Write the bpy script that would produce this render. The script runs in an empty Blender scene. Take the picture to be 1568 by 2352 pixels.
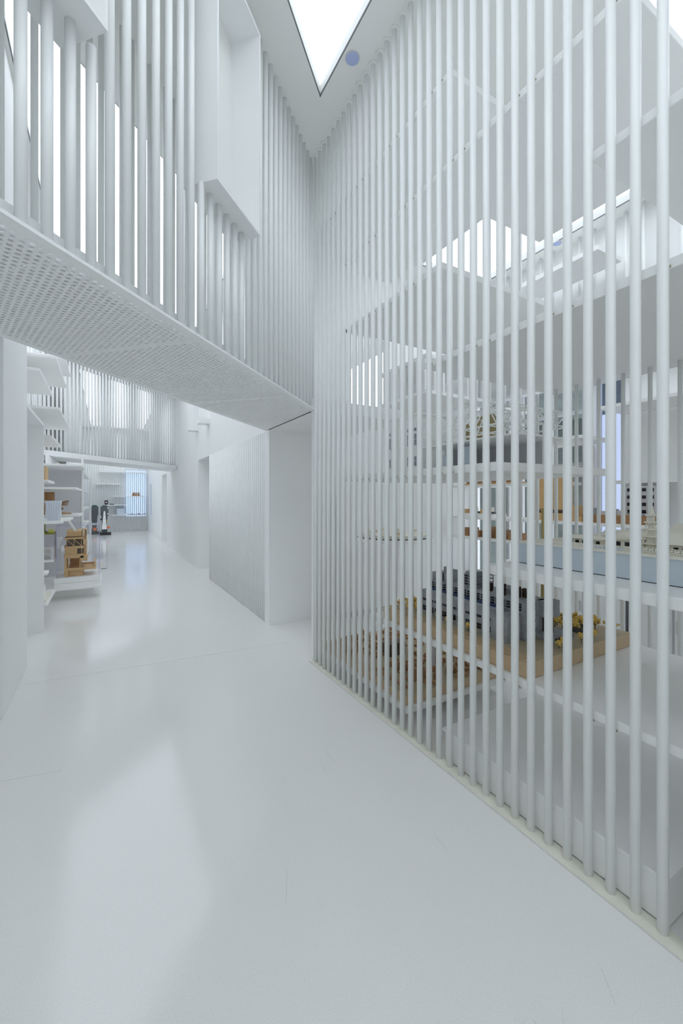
import bpy, bmesh, math, random
from mathutils import Vector, Matrix, geometry
random.seed(7)
S = bpy.context.scene
C = bpy.context.collection

# ------------------------------------------------------------------ camera
cam_d = bpy.data.cameras.new('camera')
cam_d.sensor_fit = 'HORIZONTAL'; cam_d.sensor_width = 36.0
cam_d.lens = 36.0 * 950.0 / 1568.0
cam_d.shift_y = -31.0 / 1568.0
cam_d.clip_start = 0.02; cam_d.clip_end = 200
cam = bpy.data.objects.new('camera', cam_d); C.objects.link(cam)
cam.location = (0, 0, 1.5)
cam.rotation_euler = (math.radians(90), 0, math.radians(-29.6))
S.camera = cam

# ------------------------------------------------------------------ sky and exposure
world = bpy.data.worlds.new('overcast_sky'); S.world = world
world.use_nodes = True
bg = world.node_tree.nodes['Background']
bg.inputs['Color'].default_value = (0.84, 0.92, 1.0, 1)
bg.inputs['Strength'].default_value = 2.08
S.view_settings.view_transform = 'Standard'
S.view_settings.look = 'None'
S.view_settings.exposure = 0.0
S.view_settings.gamma = 1.0
S.view_settings.use_curve_mapping = False
S.cycles.max_bounces = 14
S.cycles.diffuse_bounces = 12
S.cycles.glossy_bounces = 4
S.cycles.transparent_max_bounces = 24
S.cycles.caustics_reflective = False
S.cycles.caustics_refractive = False

# ------------------------------------------------------------------ materials
def mat(name, col, rough=0.5, noise=0.0, nscale=8.0, spec=0.5, bump=0.0, bscale=60.0, coat=0.0, metal=0.0):
    m = bpy.data.materials.new(name); m.use_nodes = True
    nt = m.node_tree; b = nt.nodes['Principled BSDF']
    b.inputs['Base Color'].default_value = (*col, 1)
    b.inputs['Roughness'].default_value = rough
    b.inputs['Specular IOR Level'].default_value = spec
    b.inputs['Metallic'].default_value = metal
    b.inputs['Coat Weight'].default_value = coat
    tc = nt.nodes.new('ShaderNodeTexCoord')
    if noise > 0:
        n = nt.nodes.new('ShaderNodeTexNoise'); n.inputs['Scale'].default_value = nscale
        n.inputs['Detail'].default_value = 4
        nt.links.new(tc.outputs['Object'], n.inputs['Vector'])
        r = nt.nodes.new('ShaderNodeValToRGB')
        r.color_ramp.elements[0].position = 0.3; r.color_ramp.elements[1].position = 0.7
        r.color_ramp.elements[0].color = (*[c * (1 - noise) for c in col], 1)
        r.color_ramp.elements[1].color = (*[min(1, c * (1 + noise)) for c in col], 1)
        nt.links.new(n.outputs['Fac'], r.inputs['Fac'])
        nt.links.new(r.outputs['Color'], b.inputs['Base Color'])
    if bump > 0:
        n2 = nt.nodes.new('ShaderNodeTexNoise'); n2.inputs['Scale'].default_value = bscale
        nt.links.new(tc.outputs['Object'], n2.inputs['Vector'])
        bp = nt.nodes.new('ShaderNodeBump'); bp.inputs['Strength'].default_value = bump
        bp.inputs['Distance'].default_value = 0.01
        nt.links.new(n2.outputs['Fac'], bp.inputs['Height'])
        nt.links.new(bp.outputs['Normal'], b.inputs['Normal'])
    return m

def wood(name, c1, c2, scale=14.0, stretch=(1, 1, 6)):
    m = bpy.data.materials.new(name); m.use_nodes = True
    nt = m.node_tree; b = nt.nodes['Principled BSDF']
    tc = nt.nodes.new('ShaderNodeTexCoord'); mp = nt.nodes.new('ShaderNodeMapping')
    mp.inputs['Scale'].default_value = stretch
    n = nt.nodes.new('ShaderNodeTexNoise'); n.inputs['Scale'].default_value = scale
    n.inputs['Detail'].default_value = 6; n.inputs['Distortion'].default_value = 0.6
    r = nt.nodes.new('ShaderNodeValToRGB')
    r.color_ramp.elements[0].position = 0.32; r.color_ramp.elements[1].position = 0.68
    r.color_ramp.elements[0].color = (*c1, 1); r.color_ramp.elements[1].color = (*c2, 1)
    nt.links.new(tc.outputs['Object'], mp.inputs['Vector']); nt.links.new(mp.outputs['Vector'], n.inputs['Vector'])
    nt.links.new(n.outputs['Fac'], r.inputs['Fac']); nt.links.new(r.outputs['Color'], b.inputs['Base Color'])
    b.inputs['Roughness'].default_value = 0.55
    return m

def glass(name, tint=(1, 1, 1), gloss=0.9, rough=0.0):
    """thin architectural pane: clear see-through plus a fresnel reflection"""
    m = bpy.data.materials.new(name); m.use_nodes = True
    nt = m.node_tree; nt.nodes.clear()
    out = nt.nodes.new('ShaderNodeOutputMaterial'); mx = nt.nodes.new('ShaderNodeMixShader')
    t = nt.nodes.new('ShaderNodeBsdfTransparent'); g = nt.nodes.new('ShaderNodeBsdfGlossy')
    lw = nt.nodes.new('ShaderNodeLayerWeight'); lw.inputs['Blend'].default_value = 0.5
    pw = nt.nodes.new('ShaderNodeMath'); pw.operation = 'POWER'; pw.inputs[1].default_value = 5.0
    f = nt.nodes.new('ShaderNodeMath'); f.operation = 'MULTIPLY_ADD'; f.inputs[1].default_value = 0.8; f.inputs[2].default_value = 0.03
    nt.links.new(lw.outputs['Facing'], pw.inputs[0]); nt.links.new(pw.outputs[0], f.inputs[0])
    t.inputs['Color'].default_value = (*tint, 1)
    g.inputs['Color'].default_value = (gloss, gloss, gloss, 1); g.inputs['Roughness'].default_value = rough
    nt.links.new(f.outputs[0], mx.inputs['Fac'])
    nt.links.new(t.outputs['BSDF'], mx.inputs[1]); nt.links.new(g.outputs['BSDF'], mx.inputs[2])
    nt.links.new(mx.outputs['Shader'], out.inputs['Surface'])
    return m

M = {}
M['white'] = mat('white_paint', (0.86, 0.865, 0.865), 0.45, 0.012, 3.0, bump=0.02, bscale=120)
M['rod'] = mat('white_rod_paint', (0.87, 0.88, 0.875), 0.38, 0.015, 5.0)
M['wall'] = mat('white_wall_paint', (0.875, 0.88, 0.875), 0.6, 0.012, 1.5, bump=0.03, bscale=80)
M['ceil'] = mat('white_ceiling_paint', (0.84, 0.84, 0.82), 0.7, 0.02, 1.2)
M['cream'] = mat('aged_cream_sealant', (0.74, 0.72, 0.64), 0.6, 0.06, 9.0)
M['slab'] = mat('white_shelf_lacquer', (0.885, 0.885, 0.875), 0.42, 0.012, 2.0)
M['greypanel'] = mat('pale_grey_panel', (0.62, 0.62, 0.64), 0.6, 0.02, 2.0)
M['dark'] = mat('dark_grey_metal', (0.10, 0.11, 0.12), 0.4, 0.05)
M['frame'] = mat('grey_skylight_frame', (0.20, 0.21, 0.22), 0.5, 0.05)
M['black'] = mat('black_plastic', (0.02, 0.02, 0.022), 0.4, 0.1)
M['concrete'] = mat('grey_concrete_card', (0.34, 0.36, 0.385), 0.75, 0.20, 26.0)
M['darkwin'] = mat('black_model_window', (0.012, 0.012, 0.014), 0.3, 0.1)
M['blue'] = mat('navy_blue_strip', (0.03, 0.06, 0.16), 0.5, 0.1)
M['rust'] = mat('dark_rust_metal', (0.055, 0.03, 0.018), 0.6, 0.2, 20)
M['gold'] = mat('mustard_gold_card', (0.55, 0.42, 0.17), 0.55, 0.05, 10)
M['yellow'] = mat('yellow_model_foliage', (0.76, 0.54, 0.15), 0.9, 0.30, 120)
M['twig'] = mat('dark_twig', (0.05, 0.04, 0.03), 0.8, 0.1)
M['birch'] = wood('birch_plywood', (0.56, 0.41, 0.25), (0.63, 0.48, 0.31), 30, (1, 1, 5))
M['ochre'] = wood('ochre_board', (0.43, 0.36, 0.24), (0.52, 0.45, 0.31), 5.0, (1, 1, 1))
M['brown'] = wood('brown_wood', (0.30, 0.15, 0.06), (0.42, 0.23, 0.10))
M['block'] = wood('red_brown_blocks', (0.36, 0.19, 0.09), (0.50, 0.30, 0.16), 30)
M['honey'] = wood('honey_basswood', (0.58, 0.36, 0.15), (0.70, 0.47, 0.23), 20, (1, 1, 8))
M['darkwood'] = wood('dark_brown_wood', (0.10, 0.07, 0.045), (0.15, 0.11, 0.075), 20)  # dark brown tone for slots, bays and dark blocks
M['ivory'] = mat('ivory_card', (0.78, 0.75, 0.66), 0.6, 0.04, 20)
M['bluegrey'] = mat('blue_grey_board', (0.58, 0.65, 0.72), 0.5, 0.03, 4)
M['scuff'] = mat('pale_scuff', (0.62, 0.62, 0.61), 0.5, 0.05)
M['midgrey'] = mat('mid_grey_board', (0.44, 0.43, 0.46), 0.6, 0.03)
M['weld'] = mat('rust_stain', (0.40, 0.33, 0.24), 0.8, 0.3, 90)
M['slate'] = mat('slate_model_glass', (0.20, 0.23, 0.27), 0.3, 0.1)
M['olive'] = mat('olive_brown_card', (0.34, 0.27, 0.13), 0.7, 0.1)
M['lavender'] = mat('lavender_disc', (0.44, 0.50, 0.78), 0.5, 0.02)
M['red'] = mat('red_plastic', (0.55, 0.05, 0.03), 0.4, 0.05)
M['orange'] = mat('orange_plastic', (0.75, 0.17, 0.05), 0.4, 0.05)
M['green'] = mat('dark_green_plastic', (0.03, 0.10, 0.07), 0.4, 0.05)
M['lime'] = mat('lime_card', (0.60, 0.60, 0.12), 0.5, 0.05)
M['moss'] = mat('moss_card', (0.26, 0.25, 0.08), 0.8, 0.2, 40)
M['outside'] = mat('grey_green_facade', (0.11, 0.135, 0.13), 0.8, 0.25, 2.0)
M['glass'] = glass('clear_glass')
M['acryl'] = glass('clear_acrylic', (0.97, 0.97, 0.99))
M['acryledge'] = mat('violet_acrylic_edge', (0.42, 0.42, 0.66), 0.15, 0.02)
M['skyblueglass'] = glass('sky_blue_painted_glass', (0.62, 0.69, 0.83))  # blue of the sky outside is put into the pane tint
M['frost'] = glass('lavender_tinted_glass', (0.58, 0.605, 0.69))
# wavy clear block, its bluish glow put into a pale base colour
def wavy():
    m = bpy.data.materials.new('rippled_acrylic'); m.use_nodes = True
    nt = m.node_tree; b = nt.nodes['Principled BSDF']
    b.inputs['Base Color'].default_value = (0.86, 0.91, 1, 1); b.inputs['Roughness'].default_value = 0.05
    b.inputs['Transmission Weight'].default_value = 0.12; b.inputs['IOR'].default_value = 1.3
    tc = nt.nodes.new('ShaderNodeTexCoord'); mp = nt.nodes.new('ShaderNodeMapping')
    mp.inputs['Scale'].default_value = (1, 1, 0.22)
    w = nt.nodes.new('ShaderNodeTexWave'); w.inputs['Scale'].default_value = 12; w.inputs['Distortion'].default_value = 5
    bp = nt.nodes.new('ShaderNodeBump'); bp.inputs['Strength'].default_value = 0.5; bp.inputs['Distance'].default_value = 0.015
    nt.links.new(tc.outputs['Object'], mp.inputs['Vector']); nt.links.new(mp.outputs['Vector'], w.inputs['Vector'])
    nt.links.new(w.outputs['Fac'], bp.inputs['Height']); nt.links.new(bp.outputs['Normal'], b.inputs['Normal'])
    return m
M['ripple'] = wavy()
# floor: glossy white epoxy with fine speckle and worn, uneven gloss
def floor_mat():
    m = bpy.data.materials.new('white_epoxy_floor'); m.use_nodes = True
    nt = m.node_tree; b = nt.nodes['Principled BSDF']
    tc = nt.nodes.new('ShaderNodeTexCoord')
    n1 = nt.nodes.new('ShaderNodeTexNoise'); n1.inputs['Scale'].default_value = 260; n1.inputs['Detail'].default_value = 2
    r1 = nt.nodes.new('ShaderNodeValToRGB')
    r1.color_ramp.elements[0].position = 0.30; r1.color_ramp.elements[0].color = (0.75, 0.745, 0.73, 1)
    r1.color_ramp.elements[1].position = 0.52; r1.color_ramp.elements[1].color = (0.82, 0.815, 0.80, 1)
    n2 = nt.nodes.new('ShaderNodeTexNoise'); n2.inputs['Scale'].default_value = 1.3; n2.inputs['Detail'].default_value = 5
    r2 = nt.nodes.new('ShaderNodeMapRange'); r2.inputs['To Min'].default_value = 0.08; r2.inputs['To Max'].default_value = 0.17
    bp = nt.nodes.new('ShaderNodeBump'); bp.inputs['Strength'].default_value = 0.05; bp.inputs['Distance'].default_value = 0.01
    n3 = nt.nodes.new('ShaderNodeTexNoise'); n3.inputs['Scale'].default_value = 5.0; n3.inputs['Detail'].default_value = 2
    for n in (n1, n2, n3): nt.links.new(tc.outputs['Object'], n.inputs['Vector'])
    nt.links.new(n1.outputs['Fac'], r1.inputs['Fac']); nt.links.new(r1.outputs['Color'], b.inputs['Base Color'])
    nt.links.new(n2.outputs['Fac'], r2.inputs['Value']); nt.links.new(r2.outputs['Result'], b.inputs['Roughness'])
    nt.links.new(n3.outputs['Fac'], bp.inputs['Height']); nt.links.new(bp.outputs['Normal'], b.inputs['Normal'])
    b.inputs['Specular IOR Level'].default_value = 0.5
    return m
M['floor'] = floor_mat()

# ------------------------------------------------------------------ mesh helpers
class MB:
    def __init__(s): s.v = []; s.f = []
    def add(s, vs, fs):
        k = len(s.v); s.v += [tuple(p) for p in vs]; s.f += [tuple(i + k for i in f) for f in fs]; return s
    def box(s, x0, y0, z0, x1, y1, z1):
        vs = [(x0,y0,z0),(x1,y0,z0),(x1,y1,z0),(x0,y1,z0),(x0,y0,z1),(x1,y0,z1),(x1,y1,z1),(x0,y1,z1)]
        return s.add(vs, [(3,2,1,0),(4,5,6,7),(0,1,5,4),(1,2,6,5),(2,3,7,6),(3,0,4,7)])
    def obox(s, c, sz, rz=0.0, rx=0.0, ry=0.0):
        R = Matrix.Rotation(rz, 3, 'Z') @ Matrix.Rotation(ry, 3, 'Y') @ Matrix.Rotation(rx, 3, 'X')
        vs = []
        for dz in (-.5, .5):
            for dx, dy in ((-.5,-.5),(.5,-.5),(.5,.5),(-.5,.5)):
                p = R @ Vector((dx*sz[0], dy*sz[1], dz*sz[2])); vs.append((c[0]+p.x, c[1]+p.y, c[2]+p.z))
        return s.add(vs, [(3,2,1,0),(4,5,6,7),(0,1,5,4),(1,2,6,5),(2,3,7,6),(3,0,4,7)])
    def prism(s, poly, z0, z1):
        a = sum(poly[i][0]*poly[(i+1)%len(poly)][1]-poly[(i+1)%len(poly)][0]*poly[i][1] for i in range(len(poly)))
        if a < 0: poly = poly[::-1]
        n = len(poly)
        vs = [(x,y,z0) for x,y in poly] + [(x,y,z1) for x,y in poly]
        return s.add(vs, [tuple(range(n-1,-1,-1)), tuple(range(n,2*n))] + [(i,(i+1)%n,(i+1)%n+n,i+n) for i in range(n)])
    def bar(s, p, q, w, h=None):
        h = h or w; p = Vector(p); q = Vector(q); d = (q-p).normalized()
        u = d.cross(Vector((0,0,1)))
        if u.length < 1e-4: u = Vector((1,0,0))
        u.normalize(); w2 = u.cross(d).normalized()
        vs = []
        for e in (p, q):
            for a, b in ((-1,-1),(1,-1),(1,1),(-1,1)): vs.append(tuple(e + u*a*w/2 + w2*b*h/2))
        return s.add(vs, [(0,1,2,3),(7,6,5,4),(0,4,5,1),(1,5,6,2),(2,6,7,3),(3,7,4,0)])
    def cyl(s, x, y, z0, z1, r, seg=16, r1=None):
        r1 = r if r1 is None else r1
        vs = [(x+r*math.cos(2*math.pi*i/seg), y+r*math.sin(2*math.pi*i/seg), z0) for i in range(seg)]
        vs += [(x+r1*math.cos(2*math.pi*i/seg), y+r1*math.sin(2*math.pi*i/seg), z1) for i in range(seg)]
        return s.add(vs, [tuple(range(seg-1,-1,-1)), tuple(range(seg,2*seg))] + [(i,(i+1)%seg,(i+1)%seg+seg,i+seg) for i in range(seg)])
    def gable(s, x0, y0, x1, y1, z0, z1, axis='y', over=0.0):
        """roof prism, ridge along axis"""
        if axis == 'y':
            xm = (x0+x1)/2
            vs = [(x0-over,y0-over,z0),(x1+over,y0-over,z0),(xm,y0-over,z1),(x0-over,y1+over,z0),(x1+over,y1+over,z0),(xm,y1+over,z1)]
        else:
            ym = (y0+y1)/2
            vs = [(x1+over,y0-over,z0),(x1+over,y1+over,z0),(x1+over,ym,z1),(x0-over,y0-over,z0),(x0-over,y1+over,z0),(x0-over,ym,z1)]
        return s.add(vs, [(0,1,2),(5,4,3),(1,0,3,4),(1,4,5,2),(0,2,5,3)])
    def mesh(s, name, org=(0,0,0), smooth=False):
        me = bpy.data.meshes.new(name)
        me.from_pydata([(x-org[0], y-org[1], z-org[2]) for x,y,z in s.v], [], s.f)
        if smooth:
            for p in me.polygons: p.use_smooth = len(p.vertices) == 4
        me.update(); return me

ORG = {}
def worg(o):
    return ORG.get(o.name, (0,0,0)) if o else (0,0,0)
def build(mb, name, material, parent=None, smooth=False, bevel=0.0, label=None, org=None):
    o_ = worg(parent) if parent else (org or (0,0,0))
    me = mb.mesh(name, o_, smooth)
    if material: me.materials.append(M[material] if isinstance(material, str) else material)
    o = bpy.data.objects.new(name, me); C.objects.link(o)
    if parent: o.parent = parent; ORG[o.name] = o_
    else: o.location = o_; ORG[o.name] = o_
    if bevel:
        b = o.modifiers.new('edge', 'BEVEL'); b.width = bevel; b.segments = 2; b.limit_method = 'ANGLE'
    if label: o['label'] = label
    return o
def inst(me, name, loc, parent=None, rz=0.0, sc=None, label=None):
    o = bpy.data.objects.new(name, me); C.objects.link(o)
    p = worg(parent) if parent else (0,0,0)
    o.location = (loc[0]-p[0], loc[1]-p[1], loc[2]-p[2]); o.rotation_euler = (0,0,rz)
    if sc: o.scale = sc if hasattr(sc, '__len__') else (sc, sc, sc)
    if parent: o.parent = parent
    ORG[o.name] = loc
    if label: o['label'] = label
    return o
def thing(name, loc, label, cat, group=None):
    o = bpy.data.objects.new(name, None); C.objects.link(o); o.location = loc
    o.empty_display_size = 0.1
    o['label'] = label; o['category'] = cat
    if group: o['group'] = group
    ORG[o.name] = tuple(loc); return o
def tag(o, label, cat, group=None):
    o['label'] = label; o['category'] = cat
    if group: o['group'] = group
    return o
def struct(mb, name, material, label=None, bevel=0.0):
    o = build(mb, name, material, bevel=bevel); o['kind'] = 'structure'
    if label: o['label'] = label
    return o

RX = 1.67          # plane of the rod screen and of the hall's wall
CZ = 4.63          # ceiling
SZ = 2.31          # soffit and door height
ROD = 0.0175
PITCH = 0.085

# ================================================================== the setting
fl = struct(MB().box(-4.2,-4.2,-0.12, 5.15,22.0,0.0), 'floor', 'floor', 'glossy white epoxy floor running down the hall')
j = MB()
j.bar((-0.60,4.17,0.0004),(RX,4.03,0.0004),0.003,0.0008)
build(j, 'floor_joint', 'scuff', fl, label='thin joint line across the floor under the footbridge')
j = MB().box(RX-0.053,-1.0,0.0, RX-0.050,3.46,0.0012)
build(j, 'floor_joint', 'greypanel', fl, label='thin joint line beside the rod screen')
sm = MB()
rr = random.Random(3)
for k in range(10):
    x, y = rr.uniform(0.3, 1.45), rr.uniform(0.5, 2.2); a = rr.uniform(0.7, 1.9); L = rr.uniform(0.06, 0.22)
    p = Vector((x, y, 0.0006)); q = p + Vector((math.cos(a), math.sin(a), 0))*L
    sm.bar(p, q, 0.0009, 0.0006)
sm.bar((-0.49,2.80,0.0006), (-0.217,2.745,0.0006), 0.0009, 0.0006)
build(sm, 'scratch', 'scuff', fl)

# ceiling with its skylight openings
def poly_slab(outer, holes, z0, z1):
    """flat slab over the box outer=(x0,y0,x1,y1) with convex holes, cut into bands along y"""
    X0_, Y0_, X1_, Y1_ = outer
    ys = sorted({round(y, 4) for h in holes for _, y in h} | {Y0_, Y1_})
    def span(h, y, up):
        """x interval of the hole at y, seen from the band above (up) or below"""
        xs_ = []
        for (xa, ya), (xb, yb) in zip(h, h[1:]+h[:1]):
            if abs(ya-yb) < 1e-6: continue
            lo, hi = min(ya,yb), max(ya,yb)
            if (up and lo-1e-6 <= y < hi-1e-6) or (not up and lo+1e-6 < y <= hi+1e-6):
                xs_.append(xa + (xb-xa)*(y-ya)/(yb-ya))
        return (min(xs_), max(xs_)) if xs_ else None
    mb = MB()
    for ya, yb in zip(ys, ys[1:]):
        sp = sorted([(span(h,ya,True), span(h,yb,False)) for h in holes if span(h,ya,True)])
        la, lb = X0_, X0_
        for (a0,a1),(b0,b1) in sp + [((X1_,X1_),(X1_,X1_))]:
            for z, flip in ((z0,True),(z1,False)):
                q = [(la,ya,z),(a0,ya,z),(b0,yb,z),(lb,yb,z)]
                mb.add(q[::-1] if flip else q, [(0,1,2,3)])
            la, lb = a1, b1
    for l in list(holes) + [[(X0_,Y0_),(X1_,Y0_),(X1_,Y1_),(X0_,Y1_)]]:
        for (xa,ya),(xb,yb) in zip(l, l[1:]+l[:1]):
            mb.add([(xa,ya,z0),(xb,yb,z0),(xb,yb,z1),(xa,ya,z1)], [(0,1,2,3)])
    return mb
SKY = {
 'A': [(1.45,2.89),(1.45,-3.4),(-0.46,-3.4),(-0.46,0.98)],
 'B': [(-0.585,3.08),(1.45,5.11),(1.45,11.53),(-0.585,9.5)],
 'C': [(-0.585,11.8),(1.45,13.8),(1.45,21.0),(-0.585,21.0)],
 'D': [(2.92,-0.8),(4.78,-0.8),(4.78,4.3),(2.92,4.3)],
 'E': [(-2.9,5.2),(-1.15,5.2),(-1.15,13.2),(-2.9,13.2)],  # unseen opening added to brighten the alcove
}
cl = struct(poly_slab((-4.2,-4.2,5.15,22.0), list(SKY.values()), CZ, CZ+0.10), 'ceiling', 'ceil',
            'white ceiling strips between the skylights')
sl = {'A': 'large triangular skylight above the walkway', 'B': 'long skylight over the hall behind the footbridge',
      'C': 'far skylight at the end of the hall', 'D': 'skylight over the model room behind the rods', 'E': 'unseen skylight added to brighten the alcove'}
for i, (k, pl) in enumerate(SKY.items()):
    fr = MB()
    cx = sum(p[0] for p in pl)/len(pl); cy = sum(p[1] for p in pl)/len(pl)
    for a, b in zip(pl, pl[1:]+pl[:1]):
        fr.bar((a[0],a[1],CZ+0.006), (b[0],b[1],CZ+0.006), 0.016, 0.010)
    w = struct(fr, 'window_%d' % (i+1), 'frame', sl[k])
    g = MB(); n = len(pl)
    g.add([(x,y,CZ+0.08) for x,y in pl], [tuple(range(n))])
    build(g, 'pane', 'glass', w)

# walls
struct(MB().box(-0.76,-4.2,0, -0.63,3.59,CZ).box(-0.76,3.59,0, -0.61,4.55,CZ), 'wall_left', 'wall', 'white wall beside the walkway, ending at the alcove')
struct(MB().box(-0.76,-4.2,0, 5.15,-4.05,CZ), 'wall_back', 'wall')
struct(MB().box(-4.2,4.40,0, -0.76,4.55,CZ), 'wall_alcove_front', 'wall')
struct(MB().box(-4.2,4.55,0, -4.05,22.0,CZ), 'wall_alcove_side', 'wall')
wr = struct(MB().box(RX+0.02,4.82,0, RX+0.22,8.0,CZ).box(RX+0.02,8.0,SZ, RX+0.22,9.13,CZ).box(RX+0.02,9.13,0, RX+0.22,14.4,CZ)
       .box(RX+0.02,14.4,SZ, RX+0.22,15.7,CZ).box(RX+0.02,15.7,0, RX+0.22,19.6,CZ).box(RX+0.02,19.6,0, RX+0.22,20.4,0.7).box(RX+0.02,19.6,2.15, RX+0.22,20.4,CZ).box(RX+0.02,20.4,0, RX+0.22,21.3,CZ), 'wall_right', 'wall',
       'long white wall of the hall with ribbed cladding and door recesses')
d1 = struct(MB().box(RX+0.45,7.9,0, RX+0.5,9.23,SZ+0.1).box(RX+0.22,9.13,0, RX+0.5,9.2,SZ).box(RX+0.22,7.93,0, RX+0.5,8.0,SZ).box(RX+0.22,8.0,SZ, RX+0.5,9.13,SZ+0.06),
       'door_1', 'white', 'white recessed door beyond the ribbed cladding')
build(MB().box(RX+0.43,8.12,1.0, RX+0.45,8.14,1.15), 'door_handle', 'greypanel', d1)
d2 = struct(MB().box(RX+0.45,14.3,0, RX+0.5,15.8,SZ+0.1).box(RX+0.22,15.7,0, RX+0.5,15.77,SZ).box(RX+0.22,14.33,0, RX+0.5,14.4,SZ).box(RX+0.22,14.4,SZ, RX+0.5,15.7,SZ+0.06),
       'door_2', 'white', 'farther white recessed door near the end of the hall')
build(MB().box(RX+0.43,14.52,1.0, RX+0.45,14.54,1.15), 'door_handle', 'greypanel', d2)
# end wall of the model room (its end shows as the jamb of the opening) with a tall clerestory opening
struct(MB().box(RX,4.67,0, 5.15,4.82,2.50).box(RX,4.67,2.50, 2.72,4.82,CZ).box(3.42,4.67,2.50, 5.15,4.82,CZ).box(2.72,4.67,3.72, 3.42,4.82,CZ),
       'wall_room_end', 'wall', 'white end wall of the model room seen through the opening under the footbridge')
w5 = struct(MB().box(2.72,4.70,2.50, 3.42,4.74,2.54).box(2.72,4.70,3.68, 3.42,4.74,3.72).box(2.72,4.70,2.5, 2.75,4.74,3.72).box(3.39,4.70,2.5, 3.42,4.74,3.72),
            'window_6', 'white', 'tall upper window in the end wall of the model room')
build(MB().box(2.75,4.715,2.54, 3.39,4.72,3.68), 'pane', 'glass', w5)
# shallow light court behind that window stays open to the sky: the wall stops the room behind it
struct(MB().box(1.9,6.2,0, 4.6,6.3,2.4), 'wall_court', 'wall')
# opening header under the footbridge
struct(MB().box(RX-0.02,3.47,SZ, 2.75,4.67,SZ+0.12), 'trim_1', 'white', 'white lintel over the opening under the footbridge')
# far end
FY = 21.3
wf = struct(MB().box(-4.2,FY,0, 0.72,FY+0.15,CZ).box(0.72,FY,0, 1.64,FY+0.15,0.62).box(0.72,FY,2.85, 1.64,FY+0.15,CZ).box(1.64,FY,0, 2.2,FY+0.15,CZ),
            'wall_far', 'wall', 'far end wall of the hall behind its white battens')
w6 = struct(MB().box(0.72,FY+0.04,0.62, 1.64,FY+0.08,0.68).box(0.72,FY+0.04,2.79, 1.64,FY+0.08,2.85).box(0.72,FY+0.04,.68, .76,FY+0.08,2.79).box(1.60,FY+0.04,.68, 1.64,FY+0.08,2.79),
            'window_7', 'white', 'bluish far window behind battens at the end of the hall')
build(MB().box(0.76,FY+0.055,0.68, 1.60,FY+0.06,2.79), 'pane', 'skyblueglass', w6)
# narrow slot window in the hall wall
w10 = struct(MB().box(RX+0.04,19.6,0.7, RX+0.08,20.4,0.74).box(RX+0.04,19.6,2.11, RX+0.08,20.4,2.15).box(RX+0.04,19.6,.74, RX+0.08,19.63,2.11).box(RX+0.04,20.37,.74, RX+0.08,20.4,2.11), 'window_10', 'white', 'narrow bluish slot window beside the far end wall')
build(MB().box(RX+0.055,19.63,0.74, RX+0.06,20.37,2.11), 'pane', 'skyblueglass', w10)
# model room far wall (x = 5) with windows
XW = 5.0
ww = MB()
ww.box(XW,-1.0,0, XW+0.15,2.46,2.95).box(XW,2.76,0, XW+0.15,2.9,2.95).box(XW,2.46,0, XW+0.15,2.76,0.55)
ww.box(XW,2.9,0, XW+0.15,4.67,0.35).box(XW,4.62,0.35, XW+0.15,4.67,2.95).box(XW,-1.0,2.95, XW+0.15,4.67,CZ)
struct(ww, 'wall_room_far', 'wall', 'white far wall of the model room')
struct(MB().box(RX,-1.15,0, XW+0.15,-1.0,CZ), 'wall_room_near', 'wall')
w7 = MB(); y = 2.9
for k in range(9):
    w7.box(XW+0.03,2.9+k*0.215,0.35, XW+0.08,2.93+k*0.215,2.95)
for z in (0.35, 1.9, 2.55, 2.91): w7.box(XW+0.035,2.9,z, XW+0.075,4.65,z+0.04)
w7o = struct(w7, 'window_8', 'greypanel', 'mullioned window wall at the back of the model room')
build(MB().box(XW+0.055,2.92,0.36, XW+0.06,4.62,2.94), 'pane', 'glass', w7o)
w8 = struct(MB().box(XW+0.03,2.46,0.55, XW+0.08,2.76,0.59).box(XW+0.03,2.46,2.91, XW+0.08,2.76,2.95), 'window_9', 'white', 'tall lavender window pane at the back of the model room')
build(MB().box(XW+0.055,2.46,0.59, XW+0.06,2.76,2.91), 'pane', 'frost', w8)
struct(MB().box(8.0,4.65,-0.5, 8.2,11.0,5.2), 'wall_neighbour', 'outside', 'grey-green facade outside the model room windows')
struct(MB().box(5.15,2.84,3.05, 8.0,9.0,3.2), 'added_sky_blocker', 'outside', 'dark slab added outside the model room windows to block the sky')  # added outside to block the sky and darken the facade and window reveals
# portal in front of the alcove
p = struct(MB().box(-0.98,4.55,SZ, -0.61,5.70,SZ+0.03).box(-0.98,5.67,0, -0.61,5.70,SZ), 'trim_3', 'white', 'thin white portal frame at the entrance of the alcove')

# ================================================================== rod screen beside the walkway
def rod_mesh(h, r=ROD, seg=20, name='rod', material='rod'):
    me = MB().cyl(0,0,0,h,r,seg).mesh(name, smooth=True); me.materials.append(M[material]); return me
rs = thing('rod_screen', (RX,1.8,0), 'floor-to-ceiling screen of white round rods between the walkway and the model room', 'screen')
rm = rod_mesh(CZ)
for k in range(-9, 33):
    inst(rm, 'rod', (RX, 0.694 + PITCH*k, 0), rs, rz=random.uniform(0,1))
rm2 = rod_mesh(CZ-SZ-0.12)
for k in range(33, 47):
    inst(rm2, 'rod', (RX, 0.694 + PITCH*k, SZ+0.12), rs)
build(MB().box(RX-0.015,3.445,0, RX+0.03,3.475,SZ), 'end_post', 'rod', rs)
build(MB().box(RX-0.048,-1.0,0, RX+0.026,3.46,0.004), 'base_strip', 'cream', rs, label='cream sealant strip under the rods')
col_me = MB().cyl(0,0,0,0.012,0.031,20).mesh('rod_collar', smooth=True); col_me.materials.append(M['ceil'])
for k in range(-9, 41, 1):
    inst(col_me, 'rod_collar', (RX, 0.694 + PITCH*k, CZ-0.012), rs)

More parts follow.
